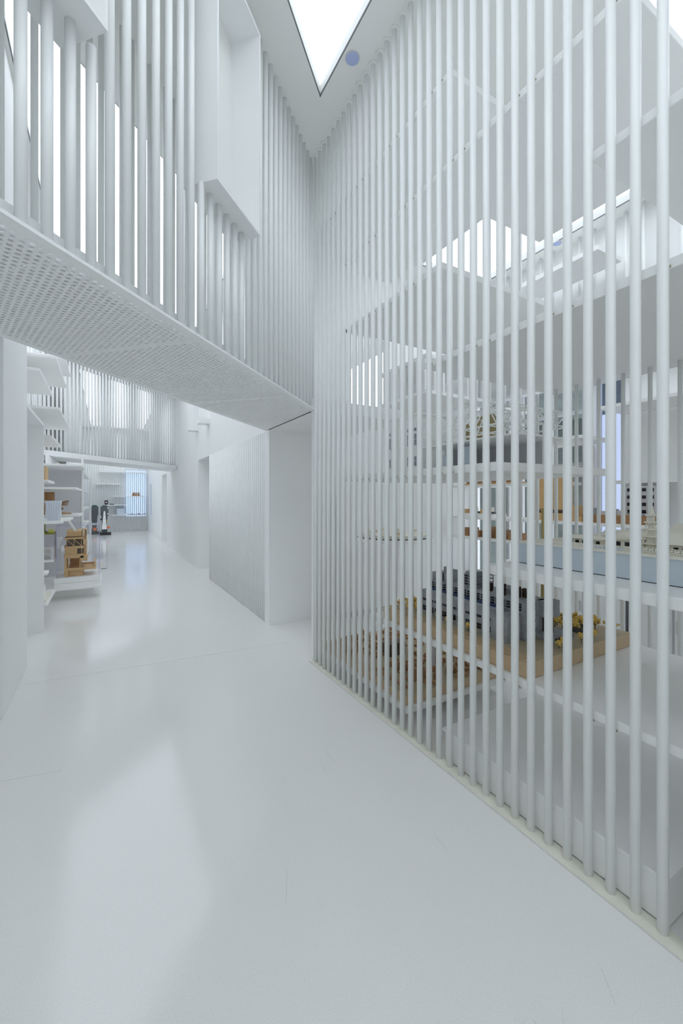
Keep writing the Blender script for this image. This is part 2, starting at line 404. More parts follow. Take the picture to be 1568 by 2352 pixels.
# ribbed cladding on the hall's wall beyond the opening
bm_ = rod_mesh(SZ, ROD, 10, 'batten')
for k in range(37):
    inst(bm_, 'batten', (RX+0.012, 4.86 + PITCH*k, 0), wr)
# two small box brackets high on the wall
for (y0,y1,z0,z1,lab) in ((9.10,9.30,2.93,3.6,'taller white box bracket high on the hall wall'),(8.02,8.22,2.91,3.01,'shorter white box bracket high on the hall wall beside the bridge')):
    tag(build(MB().box(RX-0.17,y0,z0, RX+0.02,y1,z1), 'wall_bracket', 'white', org=(RX,y0,z0), bevel=0.003), lab, 'bracket')

# ================================================================== near footbridge (45 degrees across the hall)
D = math.sqrt(0.5)
E0, E1 = 1.75, 3.10                   # y - x of its two edges
fb = thing('footbridge', (0.5,2.9,SZ), 'white footbridge overhead with perforated soffit and tall rod balustrades', 'bridge')
XA, XB = -0.62, RX
def skew(x, c): return (x, x + c)
build(MB().prism([skew(XA,E0),skew(XB,E0),skew(XB,E0+0.05),skew(XA,E0+0.05)], SZ, SZ+0.012), 'edge_plate', 'rod', fb)
build(MB().prism([skew(XA,E1-0.05),skew(XB,E1-0.05),skew(XB,E1),skew(XA,E1)], SZ, SZ+0.012), 'edge_plate', 'rod', fb)
build(MB().prism([skew(XA,E0+0.125),skew(XB,E0+0.125),skew(XB,E0+0.16),skew(XA,E0+0.16)], SZ+0.012, SZ+0.10), 'kerb', 'rod', fb)
build(MB().prism([skew(XA,E1-0.15),skew(XB,E1-0.15),skew(XB,E1-0.11),skew(XA,E1-0.11)], SZ+0.012, SZ+0.14), 'kerb', 'rod', fb)
def perforated(s0, s1, w0, w1, pitch=0.0298, row=0.0262, r=0.0092, th=0.004, n=8):
    """sheet in local (s,w), punched in staggered rows; s along the bridge, w across it"""
    mb = MB(); rows = int((w1-w0)/row); r0 = w0 + ((w1-w0)-rows*row)/2
    def P(s_, w_): return (RX - s_*D - w_*D, RX + E0 - s_*D + w_*D)
    def quad(a,b,c,d): mb.add([(*P(*q),SZ) for q in (a,b,c,d)], [(0,1,2,3)])
    quad((s0,w0),(s1,w0),(s1,r0),(s0,r0)); quad((s0,r0+rows*row),(s1,r0+rows*row),(s1,w1),(s0,w1))
    for i in range(rows):
        wc = r0 + (i+.5)*row; off = (i % 2)*pitch/2
        # the sheet is bounded by the wall plane: x <= RX  ->  s + w >= 0
        a0 = max(s0, -w_lim(wc)) ; nh = int((s1-a0-0.02-off)/pitch); st = a0 + 0.01 + off
        quad((a0,wc-row/2),(st,wc-row/2),(st,wc+row/2),(a0,wc+row/2))
        en = st + nh*pitch
        quad((en,wc-row/2),(s1,wc-row/2),(s1,wc+row/2),(en,wc+row/2))
        for j_ in range(nh):
            sc = st + (j_+.5)*pitch; vs = []
            for q in range(n):
                a = 2*math.pi*q/n; ca, sa = math.cos(a), math.sin(a)
                m_ = max(abs(ca), abs(sa)); vs.append((*P(sc+ca/m_*pitch/2, wc+sa/m_*row/2), SZ))
            for zz in (SZ, SZ+th):
                for q in range(n):
                    a = 2*math.pi*q/n; vs.append((*P(sc+math.cos(a)*r, wc+math.sin(a)*r), zz))
            fs = []
            for q in range(n):
                q2 = (q+1) % n
                fs += [(q,q2,q2+n,q+n), (q+n,q2+n,q2+2*n,q+2*n)]
            mb.add(vs, fs)
    return mb
def w_lim(w): return w          # s + w >= 0 keeps the sheet on the hall side of the wall
W0, W1 = 0.0355, (E1-E0)*D - 0.0355
LEN = (RX-XA)/D
for s0, s1 in ((-W1,0.55),(0.552,1.76),(1.762,LEN-W0)):
    build(perforated(s0, s1, W0, W1), 'perforated_panel', 'white', fb)
# open-joint deck above the soffit
dk = 0
s_ = -0.55
def PQ(s_, w_): return (RX - s_*D - w_*D, RX + E0 - s_*D + w_*D)
while s_ < LEN-0.75:
    e = s_ + 0.465
    pl = [PQ(s_,0.14),PQ(e,0.14),PQ(e,W1-0.10),PQ(s_,W1-0.10)]
    if max(p_[0] for p_ in pl) < RX+0.9: 
        pl = [(min(x,RX-0.03), y) for x,y in pl]
        build(MB().prism(pl, SZ+0.085, SZ+0.10), 'deck_panel', 'slab', fb)
    s_ += 0.49
rm3 = rod_mesh(CZ-SZ-0.012)
BOX = [(-0.62,0.008),(0.499,0.847)]      # x ranges of the projecting boxes (front corners)
k = 0; DX = PITCH*D
low = rod_mesh(3.155-SZ-0.012); 
xs = -0.59
while xs < RX-0.03:
    # where the boxes pass through the screen the rods stop under them
    inb = any(a-0.07-0.015 < xs < b-0.07+0.015 for a,b in BOX)
    inst(low if inb else rm3, 'rod', (xs, xs+E0+0.05+0.022, SZ+0.012), fb)
    xs += DX
xs = -0.59
while xs < RX-0.03:
    inst(rm3, 'rod', (xs+0.02, xs+0.02+E1-0.08, SZ+0.012), fb)
    xs += DX
# projecting box frames set in the balustrade
def box_frame(a, b, label, back):
    c0 = 1.68                                    # y - x of its front
    depth = 0.30                                 # in y - x
    o = thing('box_window', ((a+b)/2,(a+b)/2+c0,3.155), label, 'box window')
    def par(x0,x1,c_0,c_1,z0,z1):
        # quads between lines y-x=c_0 and c_1, ends perpendicular to the bridge
        def Q(x,c): return (x-(c-c0)/2, x+c0+(c-c0)/2)
        return MB().prism([Q(x0,c_0),Q(x1,c_0),Q(x1,c_1),Q(x0,c_1)], z0, z1)
    z0, z1 = 3.155, 4.43; t = 0.014
    build(par(a,b,c0,c0+depth,z0,z0+t), 'bottom_board', 'white', o)
    build(par(a,b,c0,c0+depth,z1-t,z1), 'top_board', 'white', o)
    build(par(a,a+t*D,c0,c0+depth,z0+t,z1-t), 'side_board', 'white', o)
    build(par(b-t*D,b,c0,c0+depth,z0+t,z1-t), 'side_board', 'white', o)
    if back: build(par(a+t*D,b-t*D,c0+depth-0.02,c0+depth,z0+t,z1-t), 'back_board', 'ceil', o)
box_frame(0.499, 0.847, 'tall white box window projecting from the footbridge rods beside the triangular skylight', True)
box_frame(-0.55, 0.005, 'white box window at the picture\'s upper left corner, set in the footbridge rods', True)

# ================================================================== far footbridge
G0, G1 = 10.43, 11.75
fb2 = thing('footbridge', (-0.5,10.2,SZ), 'distant white footbridge crossing the end of the hall', 'bridge')
XA2 = -2.5
build(MB().prism([skew(XA2,G0),skew(RX,G0),skew(RX,G1),skew(XA2,G1)], SZ, SZ+0.06), 'deck', 'white', fb2)
build(MB().prism([skew(XA2,G0),skew(RX,G0),skew(RX,G0+0.03),skew(XA2,G0+0.03)], SZ+0.06, SZ+0.10), 'edge_plate', 'white', fb2)
rm4 = rod_mesh(CZ-SZ-0.06, ROD, 12)
build(MB().prism([skew(XA2,G0+0.12),skew(RX,G0+0.12),skew(RX,G0+0.14),skew(XA2,G0+0.14)], SZ+0.06, SZ+0.115), 'shadow_gap', 'frame', fb2)  # dark strip painted in for the shadow inside the kerb gap
xs = XA2+0.03
while xs < RX-0.02:
    inst(rm4, 'rod', (xs, xs+G0+0.07, SZ+0.06), fb2)
    xs += DX*1.05
xs = XA2+0.06
while xs < RX-0.02:
    inst(rm4, 'rod', (xs, xs+G1-0.07, SZ+0.06), fb2)
    xs += DX*1.05
# wall between the far footbridge and the end, left side
struct(MB().box(-0.98,13.9,0, -0.90,21.3,CZ), 'wall_hall_left', 'wall')

# round disc in the ceiling strip
dl = thing('ceiling_disc', (1.518,2.515,CZ), 'round lavender-blue disc on the ceiling strip beside the triangular skylight', 'ceiling light')
build(MB().cyl(1.518,2.515,CZ-0.008,CZ,0.050,40), 'rim', 'greypanel', dl)
build(MB().cyl(1.518,2.515,CZ-0.011,CZ-0.008,0.0465,40), 'diffuser', 'lavender', dl)
dl = thing('ceiling_disc', (4.8,3.1,CZ), 'small lavender-blue ceiling disc over the back of the model room', 'ceiling light')
build(MB().cyl(4.8,3.1,CZ-0.008,CZ,0.050,24), 'rim', 'greypanel', dl)
build(MB().cyl(4.8,3.1,CZ-0.011,CZ-0.008,0.0465,24), 'diffuser', 'lavender', dl)

# ================================================================== shelf slabs of the model room
SX = RX+0.026
def slab(name, poly, z, th, label, cat='shelf', group='cantilevered slabs behind the rods', tabs=True):
    o = thing(name, (poly[0][0],poly[0][1],z), label, cat, group)
    build(MB().prism(poly, z, z+th), 'board', 'slab', o, bevel=0.003)
    return o
def rect(x0,y0,x1,y1): return [(x0,y0),(x1,y0),(x1,y1),(x0,y1)]
slab('shelf_slab', rect(SX,1.73,2.82,3.35), 3.905, 0.038, 'topmost white slab just below the ceiling behind the rods')
slab('shelf_slab', [(SX,0.8),(2.77,0.8),(2.77,1.93),(2.16,1.93),(2.16,2.95),(SX,2.95)], 3.385, 0.038, 'large stepped white slab second from the ceiling behind the rods')
slab('shelf_slab', rect(SX,-0.6,3.6,0.95), 2.855, 0.038, 'white slab at the upper right edge of the picture, third from the ceiling')
slab('shelf_slab', rect(SX,1.81,2.75,2.88), 2.845, 0.038, 'white slab below the bright skylight gap, at the middle of the rod screen')
slab('shelf_slab', rect(SX,-0.6,3.0,1.96), SZ-0.015, 0.038, 'broad white slab at door height with a wide bare underside')
slab('shelf_slab', rect(SX,1.42,2.69,2.95), 1.64, 0.045, 'white slab just above eye level carrying the two white building models')
slab('shelf_slab', rect(SX,-0.5,2.68,1.50), 1.115, 0.045, 'white slab at waist height under the ivory temple model')
slab('shelf_slab', rect(SX,-0.5,2.69,2.56), 0.615, 0.035, 'long white slab under the grey factory model')
slab('shelf_slab', rect(SX,2.13,2.66,3.40), 0.095, 0.040, 'low white slab under the brown block town model')
# low plinth
o = thing('plinth', (SX,1.2,0), 'low white plinth on the floor just behind the rods', 'plinth')
build(MB().box(SX+0.004,0.69,0.004, 2.7,1.78,0.155), 'body', 'slab', o, bevel=0.003)
build(MB().box(SX,0.69,0.155, 2.74,1.80,0.170), 'top', 'slab', o, bevel=0.002)
o = thing('plinth', (SX+0.2,0.2,0), 'white bench corner behind the last rod at the lower right edge', 'plinth')
build(MB().box(SX+0.12,-0.5,0.0, 2.7,0.52,0.23), 'body', 'slab', o, bevel=0.003)
build(MB().box(SX+0.01,-0.5,0.23, 2.7,0.575,0.262), 'top', 'slab', o, bevel=0.003)

# back rod screen at the rear edge of the slabs
r2 = thing('rod_screen', (2.85,1.8,0), 'row of thin white rods along the rear of the shelf slabs', 'screen')
tm = rod_mesh(SZ-0.02, 0.012, 12); 
y = 0.20
k = 0
while y < 2.0:
    inst(tm, 'rod', (2.85, y, 0.0), r2); y += 0.15
tm2 = rod_mesh(CZ, 0.012, 12)
while y < 3.45:
    inst(tm2, 'rod', (2.85, y, 0.0), r2); y += 0.15
# upper screen at the back of the room under its skylight edge
r3 = thing('rod_screen', (4.93,2.6,2.95), 'upper white rods below the far ceiling edge of the model room', 'screen')
tm3 = rod_mesh(CZ-2.95)
y = 1.2
while y < 4.6:
    inst(tm3, 'rod', (4.93, y, 2.95), r3); y += 0.17
build(MB().box(4.88,1.0,2.90, 5.0,4.67,2.95), 'sill', 'white', r3)
slab('shelf_slab', rect(4.42,2.41,4.88,3.6), 4.08, 0.05, 'white slab hanging high under the skylight at the back of the model room')
slab('shelf_slab', rect(3.9,3.2,4.86,4.55), 3.35, 0.05, 'white slab high in the far corner of the model room')
slab('shelf_slab', rect(4.3,3.5,4.86,4.6), 2.62, 0.05, 'white slab at the far windows, below the corner slab')

rk = thing('post_rack', (3.7,4.1,2.74), 'high white rack of short posts between two boards at the back of the model room', 'rack')
build(MB().box(3.25,3.72,2.74, 4.25,4.668,2.78), 'board', 'slab', rk); build(MB().box(3.25,3.72,3.16, 4.25,4.668,3.20), 'board', 'slab', rk)
pm_ = MB().box(-0.016,-0.016,0,0.016,0.016,0.38).mesh('post'); pm_.materials.append(M['slab'])
for k in range(7): inst(pm_, 'post', (3.27, 3.76+0.13*k, 2.78), rk)
for k in range(7): inst(pm_, 'post', (3.40+0.135*k, 3.74, 2.78), rk)
# rusty weld spots where the slabs meet the rods
wm = MB().box(-0.002,-0.002,0,0.002,0.002,0.008).mesh('weld_spot'); wm.materials.append(M['weld'])
for z, ya, yb in ((3.90,1.73,3.3),(3.38,0.8,2.95),(2.84,1.81,2.88),(SZ-0.02,0.6,1.96),(1.64,1.42,2.95),(0.615,0.6,2.5)):
    for k in range(0, 33):
        y = 0.694 + PITCH*k
        if ya+0.03 < y < yb-0.03 and (k*7+int(z*10)) % 5 in (0, 2): inst(wm, 'weld_spot', (RX+0.008, y-ROD-0.0005, z+0.002), rs)

# ================================================================== small shared shapes
def tree_mesh(seed):
    r = random.Random(seed); bm = bmesh.new()
    for k in range(16):
        th = r.uniform(0, 6.28); rad = r.uniform(0, 0.018); z = 0.026 + r.uniform(0, 0.026)
        mtx = Matrix.Translation((math.cos(th)*rad, math.sin(th)*rad, z)) @ Matrix.Rotation(r.uniform(0,3), 4, (1,0.3,0.5))
        bmesh.ops.create_icosphere(bm, subdivisions=1, radius=r.uniform(0.005, 0.010), matrix=mtx)
    for v in bm.verts: v.co += Vector((r.uniform(-1,1), r.uniform(-1,1), r.uniform(-1,1)))*0.0028
    me = bpy.data.meshes.new('tree'); bm.to_mesh(me); bm.free(); me.materials.append(M['yellow']); return me
def trunk_mesh(seed):
    r = random.Random(seed); mb = MB()
    mb.cyl(0,0,0,0.03,0.0022,5,0.0014)
    for k in range(4):
        a = r.uniform(0,6.28); mb.bar((0,0,0.016), (math.cos(a)*0.014, math.sin(a)*0.014, 0.036), 0.0016)
    me = mb.mesh('trunk'); me.materials.append(M['twig']); return me
TREES = [(tree_mesh(s), trunk_mesh(s)) for s in (1,2,3)]
def plant(parent, x, y, z, s=1.0):
    a, b = random.choice(TREES)
    rz = random.uniform(0,6)
    o = inst(a, 'tree', (x,y,z), parent, rz, s)
    t = bpy.data.objects.new('trunk', b); C.objects.link(t); t.parent = o
    return o

# ================================================================== grey factory model
bz = 0.652
fm = thing('factory_model', (2.17,1.82,bz), 'grey concrete factory model with yellow trees on a thick timber base', 'architectural model')
build(MB().box(1.72,1.25,bz, 2.62,2.42,bz+0.075), 'base', 'birch', fm, bevel=0.001)
TZ = bz+0.075
build(MB().box(1.80,1.252,TZ, 2.618,2.418,TZ+0.003), 'ground_board', 'ochre', fm)
build(MB().box(1.7205,1.2505,TZ, 1.80,2.4195,TZ+0.0012), 'groove', 'brown', fm)
for k in range(4):
    build(MB().box(1.722+0.022*k,1.25,TZ, 1.739+0.022*k,2.42,TZ+0.004-0.0005*k), 'timber_strip', 'birch', fm)
TZ += 0.003
build(MB().box(1.85,1.55,TZ, 2.02,2.16,TZ+0.150), 'front_block', 'concrete', fm)
fbk = build(MB().box(1.842,1.47,TZ, 1.95,1.56,TZ+0.140), 'corner_block', 'concrete', fm)
bk = build(MB().box(1.955,1.45,TZ, 2.16,2.20,TZ+0.205), 'rear_block', 'concrete', fm)
ft = build(MB().box(1.845,1.56,TZ+0.150, 1.955,2.17,TZ+0.158), 'roof', 'concrete', fm)
build(MB().box(1.90,1.60,TZ+0.158, 1.935,2.16,TZ+0.166), 'blue_strip', 'blue', fm, label='navy blue skylight strip')
winm = MB().box(-0.004,-0.5,-0.5,0.004,0.5,0.5).mesh('window'); winm.materials.append(M['darkwin'])
def win(parent, x, y, z, w, h): return inst(winm, 'window', (x,y,z), parent, 0, (1,w,h))
winx = MB().box(-0.5,-0.004,-0.5,0.5,0.004,0.5).mesh('window'); winx.materials.append(M['darkwin'])
for row, z in enumerate((0.035,0.052,0.100)):
    y = 1.60
    while y < 2.13:
        win(fm, 1.849, y, TZ+z, 0.030, 0.013); win(fm, 1.849, y+0.028, TZ+z, 0.010, 0.013); y += 0.066
for z in (0.165,0.180,0.194):
    y = 1.48
    while y < 2.18:
        win(fm, 1.954, y, TZ+z, 0.022, 0.008); y += 0.036
for z in (0.05,0.10,0.165,0.18,0.194):
    inst(winx, 'window', (2.03,1.449,TZ+z), fm, 0, (0.03,1,0.010))
# stair tower at the near end, on a dark red shaft over a low entrance block
build(MB().box(2.09,1.40,TZ+0.115, 2.19,1.47,TZ+0.205), 'tower_head', 'concrete', fm)
build(MB().box(2.11,1.41,TZ, 2.15,1.45,TZ+0.115), 'tower_shaft', 'rust', fm)
build(MB().box(2.06,1.35,TZ, 2.24,1.46,TZ+0.032), 'entrance_block', 'concrete', fm)
for k in range(5): inst(winx, 'window', (2.08+0.033*k,1.349,TZ+0.017), fm, 0, (0.016,1,0.014))
# roof towers and frames
tw = build(MB().box(2.02,1.86,TZ+0.205, 2.12,1.95,TZ+0.285).box(2.03,1.87,TZ+0.285, 2.11,1.94,TZ+0.30), 'roof_tower', 'concrete', fm)
for k in range(4):
    for q in range(2): win(tw, 2.018, 1.885+q*0.04, TZ+0.222+0.017*k, 0.026, 0.008)
tw = build(MB().box(2.00,2.06,TZ+0.205, 2.08,2.10,TZ+0.285).cyl(2.04,2.12,TZ+0.205,TZ+0.30,0.022,14), 'roof_tower', 'concrete', fm)
tw = build(MB().box(1.98,2.14,TZ+0.205, 2.10,2.20,TZ+0.26), 'roof_tower', 'concrete', fm)
sf = MB()
for i in range(5):
    z = TZ+0.205+0.022*i
    for a,b in (((2.02,1.78),(2.10,1.78)),((2.10,1.78),(2.10,1.85)),((2.10,1.85),(2.02,1.85)),((2.02,1.85),(2.02,1.78))):
        sf.bar((*a,z),(*b,z),0.003)
for a in ((2.02,1.78),(2.10,1.78),(2.10,1.85),(2.02,1.85)): sf.bar((*a,TZ+0.205),(*a,TZ+0.32),0.004)
build(sf, 'scaffold', 'dark', fm)
for (x,y,h) in ((2.03,1.74,0.05),(2.05,1.66,0.055),(2.00,1.62,0.045),(2.04,1.55,0.06),(2.07,1.52,0.05)):
    build(MB().box(x,y,TZ+0.205, x+0.022,y+0.03,TZ+0.205+h).bar((x+0.01,y+0.015,TZ+0.205+h),(x+0.05,y+0.03,TZ+0.212),0.005), 'rust_silo', 'rust', fm)
build(MB().box(2.07,1.60,TZ+0.205, 2.14,1.72,TZ+0.235).gable(2.07,1.60,2.14,1.72,TZ+0.235,TZ+0.25), 'roof_hut', 'concrete', fm)
# gilded low walls and the tall mustard tower
build(MB().cyl(2.39,1.63,TZ,TZ+0.69,0.022,16,0.017), 'tall_tower', 'gold', fm, label='tall mustard tower')
build(MB().cyl(2.39,1.63,TZ+0.69,TZ+0.71,0.022,16), 'tower_cap', 'gold', fm)
build(MB().box(2.30,1.66,TZ, 2.58,1.69,TZ+0.055).box(2.50,1.50,TZ, 2.53,1.66,TZ+0.040), 'low_wall', 'gold', fm)
build(MB().obox((2.43,1.43,TZ+0.008),(0.18,0.05,0.016),0.35), 'dark_path', 'dark', fm)
for (x,y,s) in ((1.80,2.33,1.1),(1.83,2.28,1.2),(1.86,2.36,1.2),(1.80,2.23,1.0),(1.90,2.30,1.3),(1.94,2.37,1.2),(1.87,2.24,1.0),
                (1.823,1.97,.9),(1.825,1.88,.95),(1.82,1.72,.85),(1.815,1.66,.6),(1.83,2.06,.8),
                (2.47,1.50,1.5),(2.42,1.38,.9),(2.54,1.42,1.3),(2.20,1.62,1.3),(2.24,1.50,1.1),(2.58,1.36,.8),(1.84,2.20,.9),(1.95,2.27,1.2),
                (2.02,1.295,.9),(2.07,1.30,.85),(2.09,1.285,.8),(2.20,1.285,.9),(2.23,1.29,.8),(2.33,1.30,1.0),(2.36,1.33,1.0),(2.31,1.29,.9),(2.56,1.30,1.05),
                (2.36,1.42,1.2),(2.40,1.45,1.3),(2.44,1.42,1.7),(2.50,1.46,1.2),(2.33,1.52,1.3),(2.30,1.56,1.2),(2.38,1.54,1.2),(2.27,1.58,1.6),(2.50,1.38,1.2),(2.34,1.48,.9)):
    plant(fm, x, y, TZ, s)

# ================================================================== brown block town model
bz = 0.137
tm_ = thing('town_model', (2.1,2.7,bz), 'brown wooden block town model on a low timber base', 'architectural model')
build(MB().box(1.72,2.156,bz, 2.60,3.36,bz+0.062), 'base', 'birch', tm_, bevel=0.001)
z0 = bz+0.062
build(MB().box(1.722,2.158,z0, 2.598,3.358,z0+0.002), 'ground_board', 'ochre', tm_)
z0 += 0.002
bmesh_ = []
for (a,b,c) in ((0.030,0.022,0.020),(0.022,0.018,0.028),(0.040,0.020,0.016),(0.018,0.018,0.035)):
    me = MB().box(-a/2,-b/2,0,a/2,b/2,c).mesh('block'); me.materials.append(M['block']); bmesh_.append(me)
rr = random.Random(11); placed = []
tries = 0
while len(placed) < 230 and tries < 6000:
    tries += 1
    x = rr.uniform(1.75,2.57); y = rr.uniform(2.19,3.33)
    # plots: a near cluster, a band of rows and an open field between
    if x < 1.87 and y < 2.9 and rr.random() < 0.93: continue
    if 2.72 < y < 2.80 or 2.36 < y < 2.41 and x < 2.3: continue
    if 2.08 < x < 2.13 or (2.11 < x < 2.23 and 2.36 < y < 2.50): continue
    if any((x-a)**2+(y-b)**2 < 0.030**2 for a,b in placed): continue
    placed.append((x,y)); inst(rr.choice(bmesh_), 'block', (x,y,z0), tm_, rr.choice((0,0,1.57,0.35,0.35,1.92)), (1,1,rr.uniform(0.8,1.5)))
build(MB().box(1.90,2.30,z0, 2.06,2.335,z0+0.055).box(1.90,2.30,z0+0.055, 2.0,2.33,z0+0.085), 'long_block', 'block', tm_)
build(MB().box(1.77,2.24,z0, 1.80,2.60,z0+0.018), 'long_block', 'block', tm_)
build(MB().box(2.0,2.75,z0, 2.18,2.86,z0+0.10).box(2.02,2.86,z0, 2.16,2.90,z0+0.06), 'dark_hall', 'darkwood', tm_)
build(MB().obox((2.25,2.22,z0+0.012),(0.12,0.02,0.024),0.5), 'long_block', 'block', tm_)
build(MB().obox((2.45,2.25,z0+0.012),(0.12,0.025,0.024),0.15), 'long_block', 'block', tm_)
# support post between low slab and factory slab
tag(build(MB().box(2.15,2.40,0.201, 2.19,2.46,0.615), 'support_post', 'greypanel', org=(2.17,2.43,0.201)), 'short grey post rising from the block town to the slab above', 'post')

# ================================================================== ivory temple model
bz = 1.16
im = thing('temple_model', (2.3,0.8,bz), 'ivory temple compound model on a blue-grey board base', 'architectural model')
build(MB().box(1.90,0.10,bz+0.004, 2.62,1.45,bz+0.105), 'base', 'bluegrey', im)
build(MB().box(1.895,0.095,bz+0.105, 2.625,1.455,bz+0.115), 'base_top', 'ivory', im)
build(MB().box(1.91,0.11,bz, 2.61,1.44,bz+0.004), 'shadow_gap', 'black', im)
z0 = bz+0.115
def house(x0,y0,x1,y1,h,rh,axis='y'):
    o = build(MB().box(x0,y0,z0,x1,y1,z0+h), 'house', 'ivory', im)
    build(MB().gable(x0,y0,x1,y1,z0+h,z0+h+rh,axis,0.012), 'roof', 'ivory', o)
    n = max(2,int((y1-y0)/0.03))
    for k in range(n):
        inst(winm, 'window', (x0-0.001, y0+(k+.5)*(y1-y0)/n, z0+h*0.5), o, 0, (0.5,(y1-y0)/n*0.5,h*0.45))
    return o
house(2.02,1.085,2.09,1.25,0.030,0.014)
house(2.03,0.962,2.13,1.035,0.040,0.034,'x')
house(2.01,0.56,2.12,0.835,0.036,0.046)
house(2.20,0.70,2.34,0.885,0.050,0.060)
house(2.24,1.02,2.36,1.20,0.034,0.03)
house(2.16,0.93,2.22,1.00,0.052,0.02)
mo = MB()
for k in range(9):
    y = 1.28+0.015*k; mo.cyl(2.06+0.05*k,y-0.01*k,z0,z0+0.018+0.016*abs(math.sin(k*1.7)),0.022,8,0.006)
build(mo, 'hill_row', 'ivory', im)
tw = MB(); x, y = 2.08, 0.905
for k in range(5):
    w = 0.028-0.0038*k; zb = z0+0.031*k
    for dx in (-w,w):
        for dy in (-w,w): tw.bar((x+dx,y+dy,zb),(x+dx*0.88,y+dy*0.88,zb+0.031),0.005)
    tw.box(x-w-0.006,y-w-0.006,zb+0.025, x+w+0.006,y+w+0.006,zb+0.031)
    tw.box(x-w*0.6,y-w*0.6,zb, x+w*0.6,y+w*0.6,zb+0.025)
tw.cyl(x,y,z0+0.155,z0+0.192,0.012,8,0.001)
build(tw, 'pagoda', 'ivory', im)
for q in range(4):
    fe = MB(); xx = 1.912+0.026*q
    ya, yb = 0.45, 0.93+0.02*(q%2)
    fe.bar((xx,ya,z0+0.018),(xx,yb,z0+0.018),0.003,0.004); fe.bar((xx,ya,z0+0.009),(xx,yb,z0+0.009),0.003,0.003)
    y = ya
    while y <= yb: fe.bar((xx,y,z0),(xx,y,z0+0.02),0.003); y += 0.022
    build(fe, 'fence', 'ivory', im)
st = MB()
for k in range(8): st.bar((1.915,0.945+0.015*k,z0),(1.915,0.949+0.015*k,z0+0.015),0.006)
build(st, 'stair_rail', 'bluegrey', im)
build(MB().box(1.96,1.06,z0, 2.0,1.30,z0+0.010).box(1.93,1.0,z0, 1.96,1.12,z0+0.006), 'terrace', 'ivory', im)

# ================================================================== white building models on the slab above
z0 = 1.685
wb = thing('facade_model', (2.3,2.7,z0), 'white model of a plain building with small dark windows behind the rods', 'architectural model')
build(MB().box(2.12,2.50,z0, 2.50,2.93,z0+0.47), 'body', 'slab', wb)
build(MB().box(2.105,2.485,z0+0.47, 2.515,2.945,z0+0.49), 'parapet', 'slab', wb)
build(MB().box(2.113,2.495,z0+0.205, 2.505,2.935,z0+0.212), 'string_course', 'slab', wb)
wg = MB().box(-0.004,-0.5,-0.5,0.004,0.5,0.5).mesh('window'); wg.materials.append(M['slate'])
wgx = MB().box(-0.5,-0.004,-0.5,0.5,0.004,0.5).mesh('window'); wgx.materials.append(M['slate'])
for z,h in ((0.11,0.075),(0.28,0.09),(0.36,0.022)):
    for k in range(5):
        y = 2.545+k*0.085
        f = build(MB().box(2.114,y-0.019,z0+z-h/2-0.006, 2.12,y+0.019,z0+z+h/2+0.006), 'window_frame', 'slab', wb)
        inst(wg, 'window', (2.1125,y,z0+z), f, 0, (0.4,0.024,h))
        if h > 0.05:
            build(MB().box(2.109,y-0.0015,z0+z-h/2, 2.112,y+0.0015,z0+z+h/2).box(2.109,y-0.012,z0+z-0.0015, 2.112,y+0.012,z0+z+0.0015), 'glazing_bar', 'slab', f)
for k in range(3):
    inst(wgx, 'window', (2.20+0.11*k,2.499,z0+0.11), wb, 0, (0.03,0.5,0.075)); inst(wgx, 'window', (2.20+0.11*k,2.499,z0+0.28), wb, 0, (0.03,0.5,0.09))
tr = thing('truss_model', (2.25,1.98,z0), 'white open truss roof model with brown inner panels', 'architectural model')
ya, yb = 1.58, 2.42; xa, xb = 2.06, 2.56
build(MB().box(xa-0.03,ya-0.03,z0, xb+0.03,yb+0.03,z0+0.02), 'base', 'slab', tr)
build(MB().box(xa,ya,z0+0.19, xb,yb,z0+0.20), 'floor_plate', 'slab', tr)
build(MB().box(xb-0.06,ya+0.1,z0+0.02, xb-0.05,yb-0.1,z0+0.19).box(xa+0.2,yb-0.12,z0+0.02, xb-0.06,yb-0.11,z0+0.19), 'inner_wall', 'greypanel', tr)
build(MB().box(xa+0.08,yb-0.42,z0+0.02, xa+0.09,yb-0.30,z0+0.17).box(xa+0.08,yb-0.25,z0+0.02, xa+0.09,yb-0.16,z0+0.13), 'partition', 'bluegrey', tr)
build(MB().add([(xb-0.05,ya+0.45,z0+0.27),(xb-0.05,yb-0.02,z0+0.27),(xb-0.05,yb-0.02,z0+0.40),(xb-0.05,yb-0.10,z0+0.45),(xb-0.05,ya+0.53,z0+0.45),(xb-0.05,ya+0.45,z0+0.40)],[(0,1,2,3,4,5)]), 'brown_panel', 'olive', tr)
b = MB()
for x in (xa,(xa+xb)/2,xb):
    for k in range(5): b.bar((x,ya+k*(yb-ya)/4,z0+0.02),(x,ya+k*(yb-ya)/4,z0+0.27),0.010)
build(b, 'column_grid', 'slab', tr)
top = lambda y: z0+0.36+0.09*min(1.0, 2.2*min((y-ya)/(yb-ya), (yb-y)/(yb-ya)))
for x in (xa,xa+0.25,xb):
    t_ = MB(); ys = [ya+(yb-ya)/8*k for k in range(9)]
    for i,(a_,c_) in enumerate(zip(ys,ys[1:])):
        t_.bar((x,a_,top(a_)),(x,c_,top(c_)),0.008); t_.bar((x,a_,z0+0.27),(x,c_,z0+0.27),0.010)
        if i % 2: t_.bar((x,a_,z0+0.27),(x,c_,top(c_)),0.007)
        else: t_.bar((x,a_,top(a_)),(x,c_,z0+0.27),0.007)
        t_.bar((x,c_,z0+0.27),(x,c_,top(c_)),0.006)
    build(t_, 'truss', 'slab', tr)
t_ = MB()
for k in range(5):
    y = ya+k*(yb-ya)/4
    t_.bar((xa,y,top(y)),(xb,y,top(y)),0.007); t_.bar((xa,y,z0+0.27),(xb,y,z0+0.27),0.007)
build(t_, 'purlin_grid', 'slab', tr)

